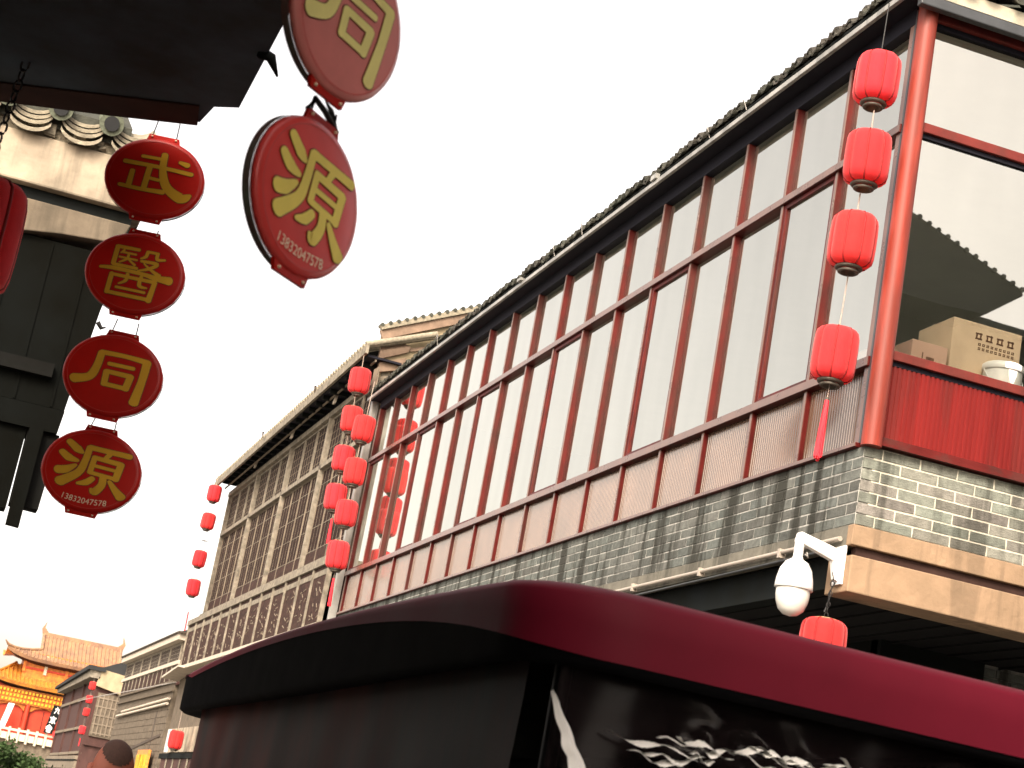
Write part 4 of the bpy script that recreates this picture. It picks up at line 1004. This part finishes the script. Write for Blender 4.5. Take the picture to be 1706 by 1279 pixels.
tree('street_tree','dark green bushy tree crown at the lower left edge, nearest',(-1.9,53,1.62),1.35,1.05,6500,.12,'trees in front of the gate tower')
tree('street_tree','smaller green tree crown beside the dark timber house',(-.65,53.6,1.60),1.05,.8,4200,.09,'trees in front of the gate tower')

# house behind the viewpoint on the right (mirrored in the side window)
B5=thing('tiled_house_opposite','dark tiled house behind the viewpoint, mirrored in the side window','building',(1,-12,0))
MB().box(-.2,3.2,-20,-5.5,0,7.4).build('house_wall','greywall',B5)
MB().prism([(-1.0,7.40),(1.3,8.75),(4.02,7.78),(4.05,7.72),(3.67,7.43),(3.2,7.40)],'y',-21,-5.0).build('roof','roofgrey',B5)
vt=MB()
for k in range(26):
    t=k/25; x=1.3+2.72*t; z=8.75-.97*t; vt.tube([(x,-5.12,z-.01),(x,-4.97,z-.01)],.028,6)
    vt.box(3.66,3.80,-5.2-k*.6,-5.1-k*.6,7.36,7.43)
vt.build('verge_tile_ends','roofgrey',B5,kind='stuff')
for k in range(3): 
    o=MB().box(.2+k*1.05,.95+k*1.05,-5.5,-5.44,5.6,6.9).build('window','plaster',B5)
    MB().box(.28+k*1.05,.87+k*1.05,-5.44,-5.43,5.68,6.82).build('pane','glassR',o)

MB().box(3.2,9.5,-13,-5.6,0,7.50).build('side_wing','greywall',B5)
MB().box(3.2,9.6,-13.1,-5.5,7.50,7.58).build('parapet','roofgrey',B5)
# ============================================================ DOME CAMERA
cc=thing('dome_camera','white dome security camera on a bracket at the beam corner','camera',(-.29,.12,3.45))
cx,cy=-.285,.12; DZ=-.025
MB().lathe([(.030,.20),(.036,.185),(.07,.165),(.098,.12),(.112,.06),(.116,.02),(.118,.0),(.112,-.004),(0,-.004)],(cx,cy,3.46+DZ),36).build('housing','white',cc)
MB().lathe([(.104,.0),(.104,-.04),(.098,-.08),(.078,-.13),(.045,-.158),(0,-.168)],(cx,cy,3.458+DZ),36).build('dome','dome',cc)
MB().tube([(cx,cy,3.64+DZ),(cx,cy,3.74),(cx+.012,cy,3.765)],.030,16).build('drop_pipe','white',cc)
MB().prism([(cx-.03,3.725),(cx-.018,3.785),(cx+.0,3.79),(cx+.27,3.735),(cx+.29,3.72),(cx+.29,3.64),(cx+.02,3.715)],'y',cy-.028,cy+.028).build('arm','white',cc,bevel=.01)
MB().box(-.008,.008,cy-.06,cy+.06,3.52,3.765).build('wall_plate','white',cc,bevel=.004)
MB().prism([(-.06,3.66),(-.008,3.70),(-.008,3.54),(-.035,3.55)],'y',cy-.02,cy+.02).build('gusset','white',cc)
MB().tube([(cx+.03,cy-.03,3.655),(cx+.05,cy-.035,3.64),(cx+.045,cy-.02,3.67)],.005,6).build('cable_clip','wiregrey',cc)
MB().tube([(-.02,cy-.01,3.53),(-.05,cy-.02,3.47),(-.04,cy,3.40),(-.06,cy,3.34)],.006,6).build('black_lead','chain',cc)

# ============================================================ SHUTTLE CART
CT=thing('shuttle_cart','crimson roofed shuttle cart with black underside and crumpled plastic curtains','cart',(-3.4,-4.5,0))
X0,X1,Y0,Y1=-4.081,-2.62,-6.786,-1.80
def per():
    pts=[];N=10
    def arc(cx,cy,r,a0,a1,n):
        for k in range(n+1):
            a=a0+(a1-a0)*k/n; pts.append((cx+r*math.cos(a),cy+r*math.sin(a)))
    arc(X0+.24,Y0+.24,.24,math.pi*1.5,math.pi,16)          # near left corner (from front edge round to street side)
    for k in range(1,24): pts.append((X0-.018*math.sin(math.pi*k/24),Y0+.24+(Y1-.42-Y0-.24)*k/24))
    arc(X0+.42,Y1-.42,.42,math.pi,math.pi*.5,10)
    arc(X1-.42,Y1-.42,.42,math.pi*.5,0,10)
    arc(X1-.17,Y0+.17,.17,0,-math.pi*.5,8)
    for k in range(1,8): pts.append((X1-.17+(X0-X1+.41)*k/8,Y0))
    return pts
PP=per()
def ztop(x,y):
    t=(y-Y0)/(Y1-Y0); return 2.034+.052*math.sin(math.pi*min(1,max(0,t*1.05)))**.8-.012*max(0,(x-X0)/1.0)*(1 if t<.3 else 0)
def zred(x,y):
    if y<Y0+.002: return ztop(x,y)-.128
    t=max(0,y-Y0-.02); 
    hh=.128*math.exp(-t/.6)+.03*(1-math.exp(-t/.35))
    if y>Y1-.5: hh=max(.004,.03-(y-Y1+.5)*.3)
    return ztop(x,y)-hh
ccx,ccy=(X0+X1)/2,(Y0+Y1)/2
def inset(x,y,d):
    v=Vector((x-ccx,(y-ccy)*.4)); v.normalize(); sx=1 if x>ccx else -1
    return (x-v.x*d,y-(v.y*d))
red=MB(); vs=[];n=len(PP)
prof=[]
for x,y in PP:
    zt=ztop(x,y); zr=zred(x,y)
    a=inset(x,y,.45);b_=inset(x,y,.10);c_=inset(x,y,.03);d_=inset(x,y,.008)
    vs+=[(a[0],a[1],zt+.04),(b_[0],b_[1],zt+.022),(c_[0],c_[1],zt+.008),(d_[0],d_[1],zt-.002),(x,y,zt-.012),(x,y,(zt+zr)/2),(x,y,zr)]
K=7
red.add(vs,[(i*K+k,((i+1)%n)*K+k,((i+1)%n)*K+k+1,i*K+k+1) for i in range(n) for k in range(K-1)],True)
red.add([vs[i*K] for i in range(n)],[tuple(range(n))])
red.build('roof_shell','cartred',CT)
bl=MB(); vs=[]
for x,y in PP:
    zr=zred(x,y); zb=1.895 if y>Y0+.1 else zr-.0
    p=inset(x,y,.006); q=inset(x,y,.03); r_=inset(x,y,.14)
    zb=min(zr-.006,1.90)
    vs+=[(x,y,zr),(p[0],p[1],zr-.004),(p[0],p[1],zb),(q[0],q[1],zb-.012),(r_[0],r_[1],zb+.01),(r_[0],r_[1],1.95)]
K=6
bl.add(vs,[(i*K+k,((i+1)%n)*K+k,((i+1)%n)*K+k+1,i*K+k+1) for i in range(n) for k in range(K-1)],True)
bl.add([vs[i*K+5] for i in range(n)],[tuple(range(n))])
bl.build('roof_lining','cartblack',CT)
def curtain(name,p0,p1,z0,z1,nu,nv,fn,mt,nrm):
    vs=[]
    for j in range(nv+1):
        for i in range(nu+1):
            u=i/nu;v=j/nv; P=Vector(p0).lerp(Vector(p1),u); z=z0+(z1-z0)*v
            d=fn(P,z,u,v); vs.append((P.x+nrm[0]*d,P.y+nrm[1]*d,z))
    b=MB().add(vs,[(j*(nu+1)+i,j*(nu+1)+i+1,(j+1)*(nu+1)+i+1,(j+1)*(nu+1)+i) for j in range(nv) for i in range(nu)],True)
    return b.build(name,mt,CT)
def fold(P,z,u,v):
    d=.0035*math.sin(P.x*34+math.sin(z*9)*1.2)+.003*noise.noise(Vector((P.x*9,P.y*9,z*5)))
    # crumpled patches where the sheet is bunched below the rim
    for (cx_,cz_,rx_,rz__,amp) in ((-3.60,1.80,.14,.045,.020),(-3.44,1.785,.12,.035,.016),(-3.30,1.75,.1,.03,.012)):
        w=math.exp(-((P.x-cx_)/rx_)**2-((z-cz_)/rz__)**2)
        d+=amp*w*noise.noise(Vector((P.x*16,3.3,z*26+P.x*8)))*1.6
    return d
curtain('front_curtain',(X0+.10,Y0+.10,0),(X1-.1,Y0+.10,0),.95,1.93,300,130,fold,'plastic',(0,-1))
curtain('side_curtain',(X0+.08,Y0+.25,0),(X0+.08,Y1-.5,0),.95,1.93,200,60,lambda P,z,u,v:.0015*math.sin(P.y*9+math.sin(z*7))+.006*noise.noise(Vector((3,P.y*3,z*3))),'film',(-1,0))
curtain('far_curtain',(X1-.08,Y0+.25,0),(X1-.08,Y1-.5,0),.95,1.93,120,30,lambda P,z,u,v:.012*math.sin(P.y*17+math.sin(z*7)),'cartblack',(1,0))
curtain('rear_curtain',(X0+.3,Y1-.12,0),(X1-.3,Y1-.12,0),.95,1.93,60,30,lambda P,z,u,v:.012*math.sin(P.x*20),'cartblack',(0,1))
# sky highlight on the curtain flap, painted as a white strip
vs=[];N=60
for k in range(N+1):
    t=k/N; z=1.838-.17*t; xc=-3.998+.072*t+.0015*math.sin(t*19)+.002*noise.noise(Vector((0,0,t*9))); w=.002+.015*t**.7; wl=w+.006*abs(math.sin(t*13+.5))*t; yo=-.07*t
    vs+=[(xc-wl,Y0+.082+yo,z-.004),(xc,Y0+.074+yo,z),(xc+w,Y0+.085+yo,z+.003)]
fl=MB().add(vs,[(3*k+q,3*k+q+1,3*k+3+q+1,3*k+3+q) for k in range(N) for q in range(2)]); fl.build('flap_highlight','white',CT)
for k in range(15):      # white ribbons painting the highlights on creases of the clear sheet
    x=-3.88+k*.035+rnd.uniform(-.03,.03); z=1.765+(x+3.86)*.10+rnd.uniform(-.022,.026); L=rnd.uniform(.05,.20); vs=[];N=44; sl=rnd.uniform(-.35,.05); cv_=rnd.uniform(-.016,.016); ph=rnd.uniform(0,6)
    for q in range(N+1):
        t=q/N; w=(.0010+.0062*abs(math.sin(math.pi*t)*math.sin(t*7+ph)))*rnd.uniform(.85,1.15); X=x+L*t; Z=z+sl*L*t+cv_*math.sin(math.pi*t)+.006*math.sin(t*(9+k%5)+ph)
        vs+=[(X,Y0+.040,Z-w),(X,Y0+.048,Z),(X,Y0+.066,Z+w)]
    MB().add(vs,[(3*k2+q,3*k2+q+1,3*k2+3+q+1,3*k2+3+q) for k2 in range(N) for q in range(2)],True).build('crease_highlight','white',CT)
for (x,y) in ((X0+.12,Y0+.14),(X1-.12,Y0+.14),(X0+.16,Y1-.4),(X1-.16,Y1-.4),(X0+.12,-4.5),(X1-.12,-4.5)):
    MB().tube([(x,y,.45),(x,y,1.95)],.018,10).build('roof_post','cartmetal',CT)
MB().prism([(Y0+.05,.35),(Y1-.15,.35),(Y1-.1,.75),(Y1-.3,.95),(Y0+.2,.95),(Y0+.02,.7)],'x',X0+.12,X1-.12).build('cart_body','cartred',CT,bevel=.04)
for k in range(3):
    y=Y0+1.1+k*1.2
    s=MB().box(X0+.2,X1-.2,y,y+.45,.95,1.1).build('bench_seat','seat',CT,bevel=.03)
    MB().box(X0+.2,X1-.2,y+.42,y+.5,1.1,1.55).build('bench_back','seat',CT,bevel=.03)
for x in (X0+.14,X1-.14):
    for y in (Y0+.8,Y1-.9):
        w=MB(); w.tube([(x-.08,y,.28),(x+.08,y,.28)],.28,28); wo=w.build('wheel','rubber',CT)
        MB().tube([(x-.085,y,.28),(x+.085,y,.28)],.15,20).build('rim','fascia',wo)

# ============================================================ PERSON (only the crown of the head reaches into view)
P=thing('person','person with close cropped dark hair and tanned scalp at the bottom left edge','person',(-4.37,-2.94,0))
def skin_body():
    me=bpy.data.meshes.new('body'); V=[];E=[];Rr=[]
    def v(x,y,z,r,ry=None): V.append((x,y,z));Rr.append((r,ry or r)); return len(V)-1
    pel=v(0,0,.92,.15,.11); sp=v(0,0,1.08,.14,.10); ch=v(0,.0,1.27,.165,.115); nk0=v(0,.0,1.40,.09,.08); nk=v(0,-.005,1.47,.058); hd=v(0,.0,1.52,.06)
    E+= [(pel,sp),(sp,ch),(ch,nk0),(nk0,nk),(nk,hd)]
    for s in(-1,1):
        sh=v(s*.18,0,1.37,.062); el=v(s*.235,.02,1.10,.043); wr=v(s*.235,-.05,.86,.030); pm=v(s*.235,-.07,.79,.034,.02)
        E+=[(nk0,sh),(sh,el),(el,wr),(wr,pm)]
        for q in range(4):
            a=v(s*.235,-.095+.022*q,.745,.0095); b_=v(s*.23,-.10+.022*q,.71,.0085); c_=v(s*.225,-.10+.022*q,.68-.005*abs(q-1),.007); E+=[(pm,a),(a,b_),(b_,c_)]
        a=v(s*.232,-.115,.785,.011); b_=v(s*.228,-.13,.75,.009); E+=[(pm,a),(a,b_)]
        hp=v(s*.095,0,.86,.095); kn=v(s*.10,-.02,.48,.06); an=v(s*.10,.02,.09,.042); toe=v(s*.11,-.13,.035,.035)
        E+=[(pel,hp),(hp,kn),(kn,an),(an,toe)]
    me.from_pydata(V,E,[]); o=bpy.data.objects.new('body',me); COL.objects.link(o); o.parent=P; o.rotation_euler=(0,0,math.pi)
    sm=o.modifiers.new('skin','SKIN'); 
    for i,(a,b_) in enumerate(Rr): me.skin_vertices[0].data[i].radius=(a,b_)
    me.skin_vertices[0].data[0].use_root=True
    ss=o.modifiers.new('sub','SUBSURF'); ss.levels=2; ss.render_levels=2
    me.materials.append(M['shirt']); return o
try: skin_body()
except Exception as ex:
    me=bpy.data.meshes.get('body')
def headmesh(scale,zc,cut=None):
    b=MB(); nu,nv=96,64; vs=[]
    for j in range(nv+1):
        th=math.pi*j/nv
        for i in range(nu):
            ph=2*math.pi*i/nu; x=math.sin(th)*math.cos(ph);y=math.sin(th)*math.sin(ph);z=math.cos(th)
            rx,ry,rz2=.078,.098,.118
            if z<0: rx*=1-.22*z*z; ry*=1-.18*z*z
            fy=y
            vs.append((x*rx*scale,y*ry*scale,zc+z*rz2*scale))
    fs=[(j*nu+i,j*nu+(i+1)%nu,(j+1)*nu+(i+1)%nu,(j+1)*nu+i) for j in range(nv) for i in range(nu) if cut is None or cut(j/nv+.018*noise.noise(Vector((i*.9,j*.9,0))),i/nu)]
    return b.add(vs,fs,True)
hm=headmesh(1.0,1.585)
for s in(-1,1):
    hm.lathe([(0,-.03),(.012,-.025),(.016,0),(.013,.028),(0,.034)],(s*.080,-.005,1.575),10)
hm.tube([(0,.09,1.60),(0,.112,1.575),(0,.10,1.565)],[.008,.014,.01],8)
hd=hm.build('head','skin',P,world=False)
headmesh(1.022,1.587,lambda a,b_:a<.17+.26*max(0,-math.sin(2*math.pi*b_))).build('hair','hair',P,world=False)
for s in(-1,1): MB().lathe([(0,-.008),(.010,-.004),(.010,.004),(0,.008)],(s*.030,.092,1.595),10).build('eye','white',P,world=False)
MB().box(-.022,.022,.096,.102,1.530,1.538).build('mouth','seam',P,world=False)
